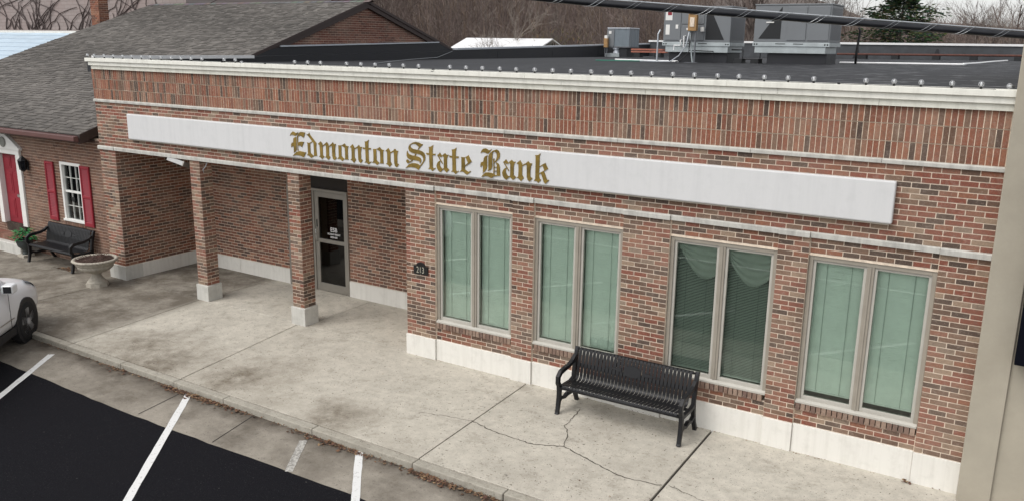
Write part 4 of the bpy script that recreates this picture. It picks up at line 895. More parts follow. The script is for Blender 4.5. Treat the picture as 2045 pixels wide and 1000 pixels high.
# brick chimney standing on the roof's far left edge
ch = tag(empty('brick_chimney', (-11.75, 8.0, 4.6)), 'orange-red brick chimney at the left end of the shingle roof', 'chimney')
MB().box(-.235, .235, -.18, .18, -6.2, 2.4).build('core', M['mortar_shop'], ch)
cb = Bricks()
for k in range(50):
    z = -.6 + k * CRS
    for (dx, dy, ang, L_) in ((-.24, -.19, 0, .48), (.24, -.19, R(90), .38)):
        u = Vector((math.cos(ang), math.sin(ang))); q = -BRK/2 * (k % 2)
        while q < L_:
            a = max(0, q); b = min(L_, q + BRK)
            if b - a > .04: cb.put((dx + u.x*(a+b)/2, dy + u.y*(a+b)/2, z + CRS/2), ang, b - a - .012, CRS - .012, .04, pick([((.25,.082,.042),3),((.20,.066,.038),3),((.29,.125,.07),2),((.14,.06,.04),1)]))
            q += BRK
CAM0 = CAM; cb.emit(ch, M['brick_red'], 0, 'brick', 'chimney_brickwork')
# pale blue metal roof beyond, and the vine-covered building behind it
bl = tag(empty('blue_roof_building', (-16, 3, -.5)), 'building with pale blue metal roof beyond the shingle roof', 'building'); bl.location = (0,0,0)
YV = 9.6
def bz(y): return 2.95 + .295 * (y - .0)
MB().box(-24, -11.35, .4, YV, -1.5, 2.9).build('wall', M['brick_brown'] if False else plain('rendered_wall', (.35,.33,.30), .9), bl)
bs_ = MB(); bs_.prism([(-.3,bz(-.3)),(7.2,bz(7.2)),(7.2,bz(7.2)-.12),(-.3,bz(-.3)-.12)], YZ, -26, -11.12); br_ = bs_.build('roof', M['bluemetal'], bl)
MB().prism([(-.3,bz(-.3)+.035),(7.2,bz(7.2)+.035),(7.2,bz(7.2)-.13),(-.3,bz(-.3)-.13)], YZ, -11.55, -11.08).build('edge_flashing', M['bluemetal'], br_)
for k in range(16):
    y = .2 + k * .44; MB().prism([(y,bz(y)+.006),(y+.03,bz(y+.03)+.012),(y+.03,bz(y+.03)),(y,bz(y)-.01)], YZ, -26, -11.56).build('lap_seam', plain('blue_metal_seam', (.30,.38,.46), .5) if k == 0 else bpy.data.materials['blue_metal_seam'], br_)
vb_ = tag(empty('vine_wall_building', (-20, YV, -1)), 'tall building of whitewashed brick overgrown with bare vines', 'building'); vb_.location = (0,0,0)
m, n, l, bs2 = mat_base('whitewashed_brick'); P = pos(n); bt = n.new('ShaderNodeTexBrick'); mp = n.new('ShaderNodeMapping'); mp.inputs['Rotation'].default_value = (R(90),0,0); l.new(P, mp.inputs[0]); l.new(mp.outputs[0], bt.inputs['Vector'])
bt.inputs['Scale'].default_value = 1; bt.inputs['Brick Width'].default_value = .42; bt.inputs['Row Height'].default_value = .145; bt.inputs['Mortar Size'].default_value = .012
bt.inputs['Color1'].default_value = (.31,.275,.262,1); bt.inputs['Color2'].default_value = (.26,.228,.218,1); bt.inputs['Mortar'].default_value = (.21,.18,.17,1)
c = mixc(n, l, ramp(n, l, noise(n, l, P, .5, 6, .7), .42, .7, 0, .6), bt.outputs['Color'], (.32,.245,.228)); l.new(c, bs2.inputs['Base Color']); bs2.inputs['Roughness'].default_value = .95; bump(n, l, bt.outputs['Fac'], bs2, -.5, .02)
MB().box(-34, -10.6, YV + 1.2, YV + 9, -1.5, 9.0).build('wall', m, vb_)
MB().box(-34, -11.4, YV - 2.42, YV + 1.25, 4.0, 5.16).build('parapet', m, vb_); MB().box(-34, -11.5, YV - 2.46, YV - 2.35, 5.03, 5.13).build('ledge', M['base'], vb_)
vn = MB()
for k in range(70):
    x = random.uniform(-26, -10.8); z = 4.6; y = YV + 1.17; pts = [(x, y, z)]; dx = random.gauss(0, .6)
    for q in range(random.randint(6, 14)):
        dx += random.gauss(0, .35); x += dx * .22; z += random.uniform(.08, .30); pts.append((x, y + random.uniform(-.03, .02), z))
    vn.tube(pts, [.030 * (1 - i / (len(pts) + 1)) + .008 for i in range(len(pts))], 4)
vn.build('vine', plain('vine_stem', (.075,.058,.055), .95), vb_)
db = tag(empty('red_brick_building', (-20, 20, -1)), 'dark red brick building just showing over the shingle ridge', 'building'); db.location = (0,0,0)
MB().box(-27, -15.9, 20, 27, -1.5, 7.3).build('wall', plain('dark_red_brick', (.085,.036,.032), .95, var=.35, scale=4), db); MB().box(-27.1,-15.8,19.9,27.1,7.3,7.45).build('roof_edge', M['capmetal'], db)
# ------------------------------------------------------------------ stucco building on the right
stc = tag(empty('stucco_building', (18, -.2, -.4)), 'beige stucco building with dark awning adjoining the bank', 'building'); stc.location = (0,0,0)
MB().box(17.2065, 17.565, -.20, 8, -.9, 7.5).build('pilaster', M['stucco'], stc, bevel=.01)
MB().box(17.567, 24, -.155, 8, -.9, 7.5).build('wall', M['stucco'], stc)
MB().prism([(17.585,1.50),(21.5,1.50),(21.5,3.6),(17.585,3.6)], XZ, -.42, -.156).build('awning', M['navy'], stc, bevel=.01)
# ------------------------------------------------------------------ rooftop plant
def rtu(loc, mirror, label):
    u = tag(empty('rooftop_unit', loc), label, 'rooftop unit', 'packaged rooftop air conditioners')
    W_, D_, H_ = 2.15, 1.45, 1.02; zc = .56; sx = -1 if mirror else 1
    def X(a, b): a, b = sx * a, sx * b; return min(a, b), max(a, b)
    a, b = (-.88, .98) if not mirror else (-.66, 1.0); MB().box(a, b, .12, D_ - .1, -.02, .30).build('roof_curb', M['flashing'], u, bevel=.01)
    a, b = X(-W_/2 + .10, W_/2 - .06); MB().box(a, b, .03, D_ - .03, .30, .50).build('curb_adapter', M['rail'], u, bevel=.01)
    ba = MB().box(-W_/2, W_/2, 0, D_, .49, .60).build('base_rail', M['rail'], u, bevel=.006)
    hl = MB()
    for x in (-1.02, -.95, .95, 1.02): hl.prism([(x + .024*math.cos(R(45*k)), .545 + .024*math.sin(R(45*k))) for k in range(8)], XZ, -.003, .004)
    for x in (-.42, .08): hl.box(x, x + .28, -.003, .004, .55, .572)
    hl.build('fork_slots', M['coil'], ba)
    cb_ = MB().box(-W_/2 + .015, W_/2 - .015, .015, D_ - .015, .60, .60 + H_).build('cabinet', M['hvac'], u, bevel=.012)
    MB().box(-W_/2 - .005, W_/2 + .005, 0, D_, .60 + H_, .64 + H_).build('top_cover', M['hvac'], u, bevel=.01)
    for (p0, p1, q0, q1) in ((-.98,-.50,.66,1.58), (-.47,.24,.66,1.10), (-.47,.24,1.14,1.58)) if not mirror else ((-1.02,-.45,.66,1.58), (-.40,.12,.66,1.58), (.16,.16,.7,.7)):
        if p1 > p0: a, b = X(p0, p1); MB().box(a, b, -.006, .02, q0, q1).build('panel', M['hvac'], u, bevel=.006)
    # condenser coil behind a slanted guard
    if not mirror: tri = [(.30,.68),(.88,.68),(.46,1.50),(.30,1.58)]
    else: tri = [(.30,.70),(.92,.70),(.30,1.58)]; 
    tri = [(sx * p_, q_) for p_, q_ in tri]
    MB().prism(tri, XZ, .006, .03).build('coil', M['coil'], u)
    sd_ = MB()
    for k in range(14): sd_.box(W_/2 - .017, W_/2 - .008, .12 + k*.09, .18 + k*.09, .68, 1.55)
    sd_.build('side_grille', M['hvac_side'], u)
    return u
u1 = rtu((8.10, 14.6, rz(8.1)), False, 'grey rooftop air conditioner with switch box and white drain pipe at its front')
u2 = rtu((11.05, 14.2, rz(11)), True, 'grey rooftop air conditioner beside the long white condensate pipe')
for (a, b, c, d) in ((-1.0,-.78,1.25,1.52), (-.98,-.85,.82,1.12), (-.66,-.58,1.0,1.12), (-.22,-.02,1.2,1.45)): MB().box(a, b, -.012, -.004, c, d).build('notice', M['white'], u1)
MB().box(-.93, -.80, -.015, -.0125, 1.40, 1.50).build('warning_label', M['red'], u1)
MB().box(-.72, -.50, -.012, -.002, 1.14, 1.17).build('notice', M['white'], u2) ; MB().box(.55, .85, -.012, -.004, 1.16, 1.22).build('notice', M['white'], u2)
MB().tube([(-.42,-.02,.66),(-.42,-.16,.66),(-.42,-.16,.50),(-.62,-.16,.50),(-.62,-.16,.36)], .022, 8).build('drain_trap', M['pvc'], u1); MB().tube([(-.32,-.02,.78),(-.32,-.14,.78),(-.32,-.14,.45)], .022, 8).build('drain_trap', M['pvc'], u1)
MB().tube([(-.15,-.02,.95),(-.15,-.12,.95),(-.15,-.12,.36),(.62,-.12,.34),(.62,-.12,.12)], .018, 6).build('gas_line', M['plastic'], u1)
MB().box(-.26, -.08, -.14, -.002, .96, 1.02).build('vent_hood', M['white'], u1); MB().box(.17, .27, -.10, -.002, .92, 1.05).build('vent_hood', M['white'], u1)
sbx = tag(empty('switch_box', (8.12, 14.25, rz(8.1))), 'ochre electrical switch box on posts before the rooftop unit', 'switch box')
MB().box(-.13, .13, -.08, .08, .93, 1.42).build('box', M['box'], sbx, bevel=.01); MB().box(-.07, .07, -.095, -.078, 1.05, 1.32).build('cover', M['mortar'], sbx, bevel=.005); MB().box(-.10, .10, -.10, .08, 1.42, 1.435).build('hood', M['rust'], sbx)
MB().tube([(.10,.0,0),(.10,.0,.95)], .028, 6).build('post', M['hvac_side'], sbx); MB().tube([(.06,-.02,-.01),(.02,-.02,.2),(-.08,-.02,.95)], .024, 6).build('conduit', M['rail'], sbx)
MB().tube([(-.08,-.05,.95),(-.16,-.06,.5),(-.36,-.08,.2),(-.62,-.1,.02),(-1.1,-.12,.012),(-1.6,-.15,.012)], .016, 6).build('flexible_conduit', M['capmetal'], sbx, smooth=True)
MB().tube([(.0,-.05,.9),(-.05,-.1,.3),(-.28,-.12,.06),(-.45,-.12,.015)], .014, 6).build('flexible_conduit', M['plastic'], sbx, smooth=True)
MB().box(-.2, .2, -.06, .1, -.015, .012).build('foot', M['hvac_side'], sbx)
ac = tag(empty('condenser', (.50, 25.9, rz(.5))), 'small slate condenser unit on a plinth by the parapet', 'condenser')
cm = MB(); n_ = 40; W2 = .54
for k in range(4):
    pass
cc = [(-W2,-W2*.2),(-W2,-W2)] ; outline = []
for k in range(24):
    t = k / 24 * 4; s_ = int(t); f = t - s_; c4 = [(-1,-1),(1,-1),(1,1),(-1,1)]; p0 = c4[s_]; p1 = c4[(s_+1)%4]; r_ = 1.0 - (.04 if k % 2 else 0); outline.append(((p0[0]+(p1[0]-p0[0])*f)*W2*r_, (p0[1]+(p1[1]-p0[1])*f)*W2*r_))
MB().prism(outline, XY, .45, 1.24).build('casing', M['condenser'], ac); MB().box(-.56,.56,-.56,.56,1.24,1.29).build('top_cover', M['capmetal'], ac, bevel=.02); MB().box(-.56,.56,-.56,.56,.42,.47).build('base_pan', M['hvac_side'], ac)
MB().box(-.55,-.20,-.57,-.545,.48,1.22).build('service_panel', M['hvac'], ac); MB().box(-.46,-.34,-.58,-.57,1.02,1.14).build('notice', M['white'], ac)
MB().box(-.64,.05,-.5,.45,-.02,.16).build('plinth', M['rail'], ac); MB().box(.08,.42,-.5,.5,-.02,.42).build('support', M['flashing'], ac); MB().lathe([(.17,.16),(.14,.26),(.13,.32),(.19,.34),(.19,.43)], 12, (-.15,-.35,0)).build('vent_stack', M['capmetal'], ac)
MB().box(-.62,-.44,-.75,-.62,.42,.82).build('switch_box', M['box'], ac); MB().box(-.6,-.46,-.74,-.6,.82,.95).build('notice', M['white'], ac)
for x in (-.58,-.48): MB().tube([(x,-.68,0),(x,-.68,.43)], .022, 6).build('post', M['hvac_side'], ac)
tb = tag(empty('timber_stack', (1.95, 25.4, rz(2))), 'two red boards on bearers beside the condenser', 'boards')
for k, z in enumerate((.20, .30)): MB().box(-.75, .9 - .15*k, -.15, .15, z, z + .07).build('board', M['wood_red'], tb, bevel=.005)
MB().box(-.6,-.3,-.2,.2,-.02,.20).build('bearer', M['coil'], tb); MB().box(.4,.7,-.2,.2,-.02,.20).build('bearer', M['coil'], tb)
def roofpts(pts, dz): return [(x, y, rz(x) + dz) for x, y in pts]
tag(MB().tube(roofpts([(4.6,16.4),(5.8,15.7),(7.0,14.9),(7.6,14.55)], .025), .026, 8).build('drain_pipe', M['pvc']), 'white pipe lying on the roof left of the switch box', 'pipe')
tag(MB().tube(roofpts([(11.9,16.9),(13.5,17.0),(15.3,16.9),(15.32,17.15),(15.2,17.8),(15.45,20),(15.6,24),(15.9,28)], .025), .028, 8).build('drain_pipe', M['pvc']), 'long white pipe kinking across the roof toward the back parapet', 'pipe')
gp = tag(empty('gas_pipe', (13, 29.6, rz(13))), 'rusty gas pipe on black blocks along the back parapet', 'pipe'); gp.location = (0,0,0)
MB().tube(roofpts([(9.2,29.6),(12,29.7),(17.0,29.9)], .20), .045, 8).build('pipe', M['rust'], gp)
for x in (10.3, 11.6, 13.2, 14.6, 16.2): MB().box(x-.14, x+.14, 29.45, 29.95, rz(x)-.02, rz(x)+.16).build('block', M['coil'], gp)
g2 = tag(empty('pipe_run', (9.4, 15.0, rz(9))), 'thin black pipe run between the two rooftop units', 'pipe'); g2.location = (0,0,0)
MB().tube([(9.15,14.9,4.82),(9.5,14.9,4.82),(9.5,14.9,4.55),(10.05,14.8,4.55),(10.05,14.8,4.80),(10.5,14.7,4.80)], .022, 6).build('pipe', M['plastic'], g2)
for x in (9.45, 9.95): MB().box(x-.12, x+.12, 14.6, 15.0, rz(x)-.02, rz(x)+.13).build('block', M['coil'], g2)
tag(MB().tube([(12.45,16.4,rz(12.4)),(12.45,16.38,rz(12.4)+.35),(12.50,16.36,rz(12.4)+.95),(12.46,16.3,rz(12.4)+1.05)], .035, 6).build('conduit_riser', M['plastic'], smooth=True), 'black conduit riser behind the right rooftop unit', 'conduit')
tag(MB().tube([(6.75,14.9,rz(6.7)-.01),(6.75,14.9,rz(6.7)+.85),(6.8,14.95,rz(6.7)+.98)], .028, 6).build('conduit_riser', M['capmetal']), 'galvanised conduit riser at the corner of a rooftop unit', 'conduit')
hp = [(5.0 + .9*math.cos(k*.42)*.8 + k*.035, 15.0 + .35*math.sin(k*.42)) for k in range(34)]
tag(MB().tube(roofpts(hp, .014), .014, 6).build('garden_hose', M['hose'], smooth=True), 'green hose coiled on the black roof', 'hose')
tag(MB().tube([(-.36,13.7,4.62),(-.2,12.6,4.42),(.4,10.5,rz(.4)+.03),(2.2,7.2,rz(2)+.02),(3.6,5,rz(3)+.02)], .012, 6).build('loose_cable', M['hvac'], smooth=True), 'thin grey cable trailing down from the gable end onto the roof', 'cable')
# ------------------------------------------------------------------ overhead lashed cable
oc = tag(empty('overhead_cable', (16, -6, 5.1)), 'thick black overhead cable lashed to a pale messenger wire', 'cable'); oc.location = (0,0,0)
A = Vector((14.871, -6.664, 5.208)); B = Vector((17.35, -5.187, 5.034)); dv = B - A
def cpt(t): p_ = A + dv * t; p_.z += .055 * max(0, .12 - t) ** 1.5 * 3; return p_
MB().tube([cpt(t) for t in (-3,-1.5,-.6,-.3,-.1,0,.1,.2,.5,.8,1,2,3.4)], .0195, 14).build('sheath', M['cable'], oc, smooth=True)
MB().tube([cpt(t) + Vector((0,0,.0255)) for t in (-3,-1.5,-.6,-.3,-.1,0,.1,.2,.5,.8,1,2,3.4)], .0048, 8).build('messenger', M['wire'], oc, smooth=True)
fw_ = dv.normalized(); sd2 = fw_.cross(Vector((0,0,1))).normalized(); up2 = sd2.cross(fw_); Lc = dv.length
for ph in (0, .030):
    pts = []; pit = .215
    for k in range(-180, 420):
        s_ = k * .0108; q = 2*math.pi*(s_ - ph)/pit; c = cpt(s_ / Lc) + Vector((0,0,.004)); pts.append(c + sd2 * (-.0225*math.sin(q)) + up2 * (.0265*math.cos(q)))
    MB().tube(pts, .0009, 4).build('lashing_wire', M['wire'], oc)
# ------------------------------------------------------------------ white SUV nosed in to the kerb
hd = math.atan2(.785, -.62); cx_, cy_ = 1.55, -3.80; cz_ = gz(1.55) - DROP
car = tag(empty('parked_car', (cx_, cy_, cz_), hd), 'white crossover car parked nose-in at the kerb', 'car')
ST = [(.985,.40,.46,.62),(.965,.60,.38,.74),(.91,.74,.33,.83),(.80,.85,.30,.91),(.58,.92,.28,1.00),(.28,.955,.28,1.065),(-.05,.97,.28,1.11),(-.40,.98,.28,1.15),(-1.2,.985,.28,1.175),(-2.2,.985,.28,1.185),(-3.2,.98,.28,1.19),(-3.7,.96,.30,1.18),(-3.98,.88,.36,1.10),(-4.08,.70,.46,.95)]
bm2 = MB(); allv = []; NS = 32
for (x, hw, zb, zt) in ST:
    for k in range(NS):
        q = 2*math.pi*k/NS; c, s_ = math.cos(q), math.sin(q); e = .42
        y = hw * math.copysign(abs(c) ** e, c); z = (zb + zt)/2 + (zt - zb)/2 * math.copysign(abs(s_) ** .5, s_)
        y *= 1 - .13 * max(0, (z - .80) / .38); allv.append((x, y, z + (.03 * (1 - (y/hw)**2) if s_ > .5 else 0)))
fs = [(i*NS + k, i*NS + (k+1) % NS, (i+1)*NS + (k+1) % NS, (i+1)*NS + k) for i in range(len(ST) - 1) for k in range(NS)] + [tuple(range(NS - 1, -1, -1)), tuple((len(ST)-1)*NS + k for k in range(NS))]
body = bm2.add(allv, fs).build('body', M['carpaint'], car, smooth=True)
gh = [(-.28,1.14),(-1.1,1.70),(-2.2,1.76),(-3.3,1.73),(-3.85,1.62),(-4.02,1.18)]
def ghp(s, off): return [(x, s * ((.86 - .24 * (z - 1.16) / .6) + off), z) for x, z in gh]
g1, g2_ = ghp(-1, 0), ghp(1, 0); m_ = len(gh)
MB().add(g1 + g2_, [tuple(range(m_ - 1, -1, -1)), tuple(m_ + k for k in range(m_))] + [(k, (k+1) % m_, m_ + (k+1) % m_, m_ + k) for k in range(m_)]).build('cabin', M['carpaint'], car, bevel=.03)
def side_glass(pts, s): return MB().add([(x, s * (.866 - .24*(z-1.16)/.6), z) for x, z in pts] + [(x, s * (.84 - .24*(z-1.16)/.6), z) for x, z in pts], [tuple(range(len(pts)))[::s], tuple(range(len(pts), 2*len(pts)))[::-s]] + [(k, (k+1) % len(pts), len(pts) + (k+1) % len(pts), len(pts) + k) for k in range(len(pts))])
for s in (-1, 1):
    side_glass([(-.62,1.215),(-1.2,1.62),(-2.05,1.67),(-2.05,1.215)], s).build('side_window', M['carglass'], car)
    side_glass([(-2.13,1.215),(-2.13,1.67),(-3.0,1.66),(-3.0,1.215)], s).build('side_window', M['carglass'], car)
MB().add([(-.36,-.74,1.20),(-.36,.74,1.20),(-1.05,.60,1.67),(-1.05,-.60,1.67)], [(0,1,2,3)]).build('windscreen', M['carglass'], car); car.children[-1].location = (.03, 0, .012)
for s in (-1, 1):
    mr = MB().box(-.70, -.48, s*.93 if s > 0 else -1.10, 1.10 if s > 0 else -.90, 1.06, 1.22).build('mirror', M['carpaint'], car, bevel=.04, segs=3); MB().box(-.705, -.699, 1.0 if s > 0 else -1.08, 1.08 if s > 0 else -.95, 1.085, 1.20).build('mirror_glass', M['carglass'], mr)
    MB().box(-2.62, -.42, s*.955 - .012, s*.955 + .035*(1 if s > 0 else 1) - (.023 if s < 0 else 0), .26, .40).build('sill_cladding', M['plastic'], car, bevel=.01)
    MB().box(-2.55, -.50, s*.984 - .004, s*.984 + .004, .575, .59).build('door_moulding', M['alu'], car)
    for x in (-.62, -1.75): MB().box(x - .004, x + .004, s*.982 - .003, s*.982 + .003, .42, 1.12).build('door_seam', M['plastic'], car)
    MB().box(-1.62, -1.42, s*.99 - .015, s*.99 + .015, .98, 1.01).build('door_handle', M['carpaint'], car, bevel=.008)
    hl_ = MB().add([(.84,s*.66,.885),(.60,s*.85,.915),(.34,s*.85,1.005),(.62,s*.68,.985),(.88,s*.70,.81),(.62,s*.905,.84)], [(0,1,2,3),(4,5,1,0)] if s > 0 else [(3,2,1,0),(0,1,5,4)]).build('headlight', M['lamp'], car)
    for ax in (0, -3.02):
        wh = empty('wheel', (ax, s*.868, .365)); wh.parent = car; wh.rotation_euler = (R(90), 0, 0)
        MB().lathe([(.25,-.12),(.335,-.125),(.362,-.09),(.366,0),(.362,.09),(.335,.125),(.25,.12)], 36).build('tyre', M['tyre'], wh, smooth=True)
        zf_ = .10 if s < 0 else -.10
        rm_ = MB(); rm_.lathe([(.262,-.10),(.262,.10),(.235,.11 if s < 0 else .09),(.235,-.10)], 36)
        for k in range(5):
            a = 2*math.pi*k/5 + .35; ca, sa = math.cos(a), math.sin(a)
            for (r0, r1, w0, w1) in ((.03,.25,.052,.050),):
                q = [(r0,-w0),(r1,-w1*1.5),(r1,w1*1.5),(r0,w0)]
                rm_.prism([(p_*ca - t_*sa, p_*sa + t_*ca) for p_, t_ in q], XY, zf_ - .02, zf_ + .02)
        rm_.lathe([(.06, zf_ - .03), (.06, zf_ + .028), (.02, zf_ + .03)], 16)
        rm_.build('rim', M['alloy'], wh); MB().lathe([(.24, -.06), (.24, -.05)], 24).build('brake_disc', M['coil'], wh)
    for ax in (0, -3.02): MB().prism([(ax + .425*math.cos(2*math.pi*k/28), .375 + .425*math.sin(2*math.pi*k/28)) for k in range(28)], XZ, s*.85, s*.977).build('wheel_arch', M['plastic'], car)
MB().box(-3.9, .85, -.72, .72, .24, .62).build('underbody', M['plastic'], car)
MB().box(.955, .985, -.5, .5, .42, .66).build('grille', M['plastic'], car)
# ------------------------------------------------------------------ fallen leaves along the kerb
lm = MB()
def leaf(x, y, z, s_):
    q = random.uniform(0, 6.28); u = Vector((math.cos(q), math.sin(q), random.uniform(-.35,.35))) * s_; v = Vector((-math.sin(q), math.cos(q), random.uniform(-.3,.3))) * s_ * random.uniform(.4,.8); c = Vector((x, y, z + .006 + random.uniform(0, .02)))
    col = random.choice([(.15,.082,.048),(.19,.105,.06),(.10,.060,.038),(.25,.17,.10),(.125,.066,.05),(.08,.048,.034)])
    lm.add([c - u, c + v, c + u + Vector((0,0,s_*.25)), c - v], [(0,1,2),(0,2,3)], col)
for (x, n_, sp) in ((4.85,60,.18),(6.45,150,.22),(6.85,150,.2),(7.2,130,.22),(7.7,60,.25),(9.5,90,.3),(10.0,90,.25),(10.6,40,.3),(11.35,150,.17),(11.65,120,.18),(12.2,70,.2),(12.6,60,.3)):
    for k in range(n_):
        X_ = random.gauss(x, sp); leaf(X_, -3.16 - abs(random.gauss(0, .055)), gz(X_) - DROP + .002, random.uniform(.010, .034))
for k in range(420): X_ = random.uniform(2.5, 14.5); leaf(X_, -3.155 - abs(random.gauss(0, .03)), gz(X_) - DROP + .002, random.uniform(.006,.022))
for k in range(70): X_ = random.gauss(-1.35, .16); leaf(X_, random.gauss(-.28,.05), gz(X_) + .004, random.uniform(.02,.045))
for k in range(150): X_ = random.uniform(-3, 16); leaf(X_, random.uniform(-2.9, -.1), gz(X_) + .002, random.uniform(.006,.016))
for k in range(14): leaf(random.gauss(16.63,.03), random.gauss(-.05,.015), gz(16.6) + .004, random.uniform(.012,.028))
for k in range(150): X_ = random.uniform(8.6, 17.1); leaf(X_, -.03 - abs(random.gauss(0,.012)), gz(X_) + .001, random.uniform(.004,.014))
tag(lm.build('fallen_leaves', M['leaf_litter'], kind='stuff'), 'dry brown leaves drifted along the kerb and pavement', 'leaves')
# ------------------------------------------------------------------ hillside, woods, trees
def terr(x, y):
    t = max(0.0, min(1.0, (y - 46) / 110.0)); s_ = t*t*(3 - 2*t)
    q = max(0.0, min(1.0, (-22 - x) / 40.0)); return -1.55 + s_ * ((10.0 + 2.5*math.sin(x*.021 + 1.2)) * (1.0 - .30 * max(0, min(1, (x + 20) / 45))) + 13.0 * q*q*(3 - 2*q))
NX, NY = 60, 34; vs = []; X0, X1, Y0, Y1 = -210, 120, 40, 300
for j in range(NY + 1):
    for i in range(NX + 1): x = X0 + (X1-X0)*i/NX; y = Y0 + (Y1-Y0)*j/NY; vs.append((x, y, terr(x, y) + random.uniform(-.1,.1) - (.1 if j == 0 else 0)))
MB().add(vs, [(j*(NX+1)+i, j*(NX+1)+i+1, (j+1)*(NX+1)+i+1, (j+1)*(NX+1)+i) for j in range(NY) for i in range(NX)]).build('hillside', M['hill'], smooth=True, kind='structure')
def xpix(u, y): a = .5566 - math.atan((u - 1022.5) / 1708.2); return CAM.x - (y - CAM.y) * math.tan(a)
def rnd_dir(d, ang):
    o = d.orthogonal().normalized(); q = random.uniform(0, 2*math.pi); o2 = d.cross(o); return (d * math.cos(ang) + (o * math.cos(q) + o2 * math.sin(q)) * math.sin(ang)).normalized()
def bare_tree(seed, H, kids=(6,5,5,4), tr=.16, split=(.55,.6,.6,.6), ratio=(.62,.58,.55,.55)):
    random.seed(seed); T, Cc = MB(), MB()
    def grow(p_, d, L_, r, lev):
        pts = [p_]; rr = [r]; K = 5 if lev == 0 else 3
        for k in range(K):
            d = (d + Vector((random.gauss(0,.10), random.gauss(0,.10), random.gauss(.05,.06)))).normalized(); p_ = p_ + d * (L_ / K); pts.append(p_); rr.append(r * (1 - .55 * (k + 1) / K))
        (T if lev == 0 else Cc).tube(pts, rr, 7 if lev == 0 else (5 if lev == 1 else 3), lev < 2)
        if lev < len(kids):
            for q in range(kids[lev]):
                f = random.uniform(.35 if lev == 0 else .25, 1.0); i = min(K - 1, int(f * K)); b = pts[i].lerp(pts[i+1], f*K - i) if f < 1 else pts[-1]
                grow(b, rnd_dir(d, random.gauss(split[lev], .15)), L_ * ratio[lev] * random.uniform(.7,1.15), max(.010, rr[i] * .55), lev + 1)
    grow(Vector((0,0,-.3)), Vector((0,0,1)), H * .55, tr, 0)
    return T, Cc
variants = []
for k, (H, kids, tr, bark) in enumerate([(11,(6,5,5,4),.16,'bark'), (13,(7,5,5,4),.20,'bark'), (9,(5,5,4,4),.11,'bark_pale'), (12,(7,6,5,4),.34,'bark'), (8,(8,5,5,3),.09,'bark'), (10,(5,6,5,4),.14,'bark_pale')]):
    T, Cc = bare_tree(100 + k, H, kids, tr); variants.append((T.mesh('trunk', M[bark], True), Cc.mesh('crown', M['twig' if bark == 'bark' else 'bark_pale'])))
def place_tree(k, x, y, s_, label, group, rzv=None):
    t = empty('bare_tree', (x, y, terr(x, y)), random.uniform(0, 6.28) if rzv is None else rzv); t.scale = (s_, s_, s_ * random.uniform(.9, 1.1)); tag(t, label, 'tree', group)
    for me, nm in zip(variants[k], ('trunk', 'crown')): link(bpy.data.objects.new(nm, me), t)
random.seed(21)
place_tree(3, xpix(1492, 52), 52, 1.25, 'big bare tree with thick trunk rising behind the two rooftop units', None)
place_tree(3, xpix(1440, 58), 58, 1.1, 'spreading bare tree just left of the thick-trunked one', None)
place_tree(5, xpix(1022, 47), 47, 1.0, 'pale forked bare sapling before the white shed roof', None)
place_tree(5, xpix(1842, 66), 66, .9, 'pale thin bare tree beside the evergreen', None)
place_tree(1, xpix(1985, 62), 62, 1.1, 'reddish wide-crowned bare tree above the back parapet', None)
for u in (745, 800, 860, 905, 940, 985, 1060, 1105, 1150, 1200, 1245, 1290, 1335, 1385, 1540, 1590, 1640, 1680, 1900, 1935, 2035, 770, 885, 1010, 1130, 1225, 1310, 1420, 1570, 1610, 1660, 2010):
    y = random.uniform(50, 92); place_tree(random.choice((0,1,2,4,5,0,4)), xpix(u + random.uniform(-12,12), y), y, random.uniform(.75, 1.2) * (.8 if u > 1690 else 1), 'bare leafless tree in the brown woods behind the flat roof', 'bare trees of the woods')
for u in (420, 480, 540, 600, 660, 720): y = random.uniform(60, 80); place_tree(random.choice((0,1)), xpix(u, y), y, 1.3, 'bare leafless tree in the brown woods behind the flat roof', 'bare trees of the woods')
# the wood behind as one mass of stems and twigs
wm = MB()
def stick(p_, d, L_, r, col):
    t = p_ + d * L_; a = d.orthogonal().normalized(); b = d.cross(a); vs = []
    for c, rr in ((p_, r), (t, r * .35)):
        for k in range(3): q = 2.094 * k; vs.append(c + (a*math.cos(q) + b*math.sin(q)) * rr)
    wm.add(vs, [(0,1,4,3),(1,2,5,4),(2,0,3,5)], col); return t
for k in range(8800):
    u = random.uniform(380, 2120) if k % 3 else random.uniform(700, 1450); y = random.uniform(62, 118) if u > 1400 else random.uniform(56, 120)
    x = xpix(u, y); z = terr(x, y); g_ = random.uniform(.75, 1.5); col = random.choice([(.150,.113,.100),(.128,.094,.084),(.190,.155,.135),(.105,.078,.070),(.165,.120,.088)]); col = tuple(v * g_ for v in col)
    d = Vector((random.gauss(0,.16), random.gauss(0,.16), 1)).normalized(); H_ = random.uniform(2.5, 8.5) * (.55 if u > 1400 else 1.3); p_ = Vector((x, y, z - .1)); r = random.uniform(.018, .045)
    stick(p_, d, H_, r, col)
    for q in range(7):
        f = random.uniform(.15, .95); b = p_ + d * H_ * f; dd_ = rnd_dir(d, random.gauss(.65, .2)); L_ = random.uniform(.5, 2.2); t = stick(b, dd_, L_, r * .5 + .004, col)
        if q < 4: stick(b + dd_ * L_ * .5, rnd_dir(dd_, .6), L_ * .6, .010, col)
tag(wm.build('woodland', M['wood_mass'], kind='stuff'), 'brown winter wood of bare stems and twigs on the hillside', 'woodland')
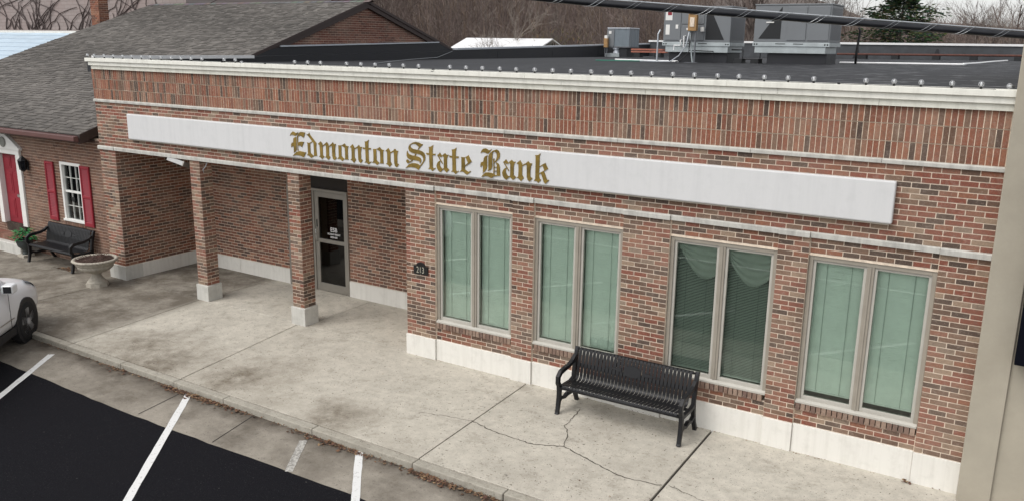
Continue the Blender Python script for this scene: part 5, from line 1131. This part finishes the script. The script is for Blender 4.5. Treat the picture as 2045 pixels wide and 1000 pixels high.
# evergreen and scrub
def conifer(name, loc, H, rad, label, cols, droop=.12, n=6500):
    t = tag(empty(name, loc), label, 'tree'); MB().tube([(0,0,-.3),(.1,0,H*.5),(.05,.05,H)], [.2,.12,.03], 7).build('trunk', M['bark'], t); m = MB()
    tiers = 9
    for k in range(n):
        f = random.random() ** .8; tier = int(f * tiers) / tiers + random.gauss(0, .045); h = H * (.10 + .9 * tier); R_ = rad * max(0.02, 1 - tier) ** .55 * (.70 + .35 * math.sin(tier * 37)) + .15
        th = random.uniform(0, 6.28); R2 = R_ * (1 + .25 * math.sin(th * 3 + tier * 20)); r = R2 * math.sqrt(random.random()); c = Vector((r*math.cos(th), r*math.sin(th), h + droop * r * .4 + random.gauss(0,.10)))
        d = Vector((math.cos(th), math.sin(th), random.gauss(-.05,.3))).normalized(); s_ = d.cross(Vector((0,0,1))).normalized(); col = tuple(v * random.uniform(.6,1.4) for v in random.choice(cols))
        L_ = random.uniform(.18,.45)
        for q in (-1, 0, 1): e = (d + s_ * q * .45).normalized() * L_; m.add([c, c + e * .5 + Vector((0,0,.05)) , c + e, c + e * .5 - Vector((0,0,.04)) + s_ * .035], [(0,1,2),(0,2,3)], col)
    m.build('crown', M['needles'], t); return t
yy = 64; xx = xpix(1772, yy); conifer('evergreen_tree', (xx, yy, terr(xx, yy)), 11.0, 5.2, 'dark evergreen tree standing among the bare trees behind the roof', [(.030,.055,.030),(.045,.072,.030),(.022,.042,.026),(.07,.085,.035)])
yy = 50; xx = xpix(1105, yy); sc2 = tag(empty('olive_shrub', (xx, yy, terr(xx, yy))), 'olive green shrub beside the white shed roof', 'shrub'); m = MB(); st2 = MB()
for k in range(1500):
    a = Vector((random.gauss(0,.5), random.gauss(0,.5), 0)); d = Vector((random.gauss(0,.4), random.gauss(0,.4), 1)).normalized(); p_ = a + d * random.uniform(2.5, 7.6); e = Vector((random.gauss(0,.22), random.gauss(0,.22), random.uniform(-.1,.4))); w_ = Vector((.02,.0,.0)); col = tuple(v*random.uniform(.6,1.3) for v in random.choice([(.14,.115,.045),(.11,.105,.04),(.17,.13,.06)])); m.add([p_ - w_, p_ + w_, p_ + e], [(0,1,2)], col)
for k in range(14): st2.tube([(random.gauss(0,.3), random.gauss(0,.3), -.1), (random.gauss(0,.8), random.gauss(0,.8), 4), (random.gauss(0,1.8), random.gauss(0,1.8), 7.2)], [.06,.04,.015], 5)
m.build('foliage', M['needles'], sc2); st2.build('stems', M['bark'], sc2)
# low shed with a white metal roof
shd = tag(empty('white_roofed_shed', (-19.3, 45, -1.5)), 'low shed with a white metal roof beyond the parapet', 'shed')
MB().box(-3.7, 3.7, 0, 5, -.2, 5.7).build('wall', M['frieze'], shd); MB().prism([(-.4,5.75),(2.5,6.75),(5.4,5.75),(5.4,5.68),(2.5,6.66),(-.4,5.68)], YZ, -4.0, 4.0).build('roof', M['capwhite'], shd)
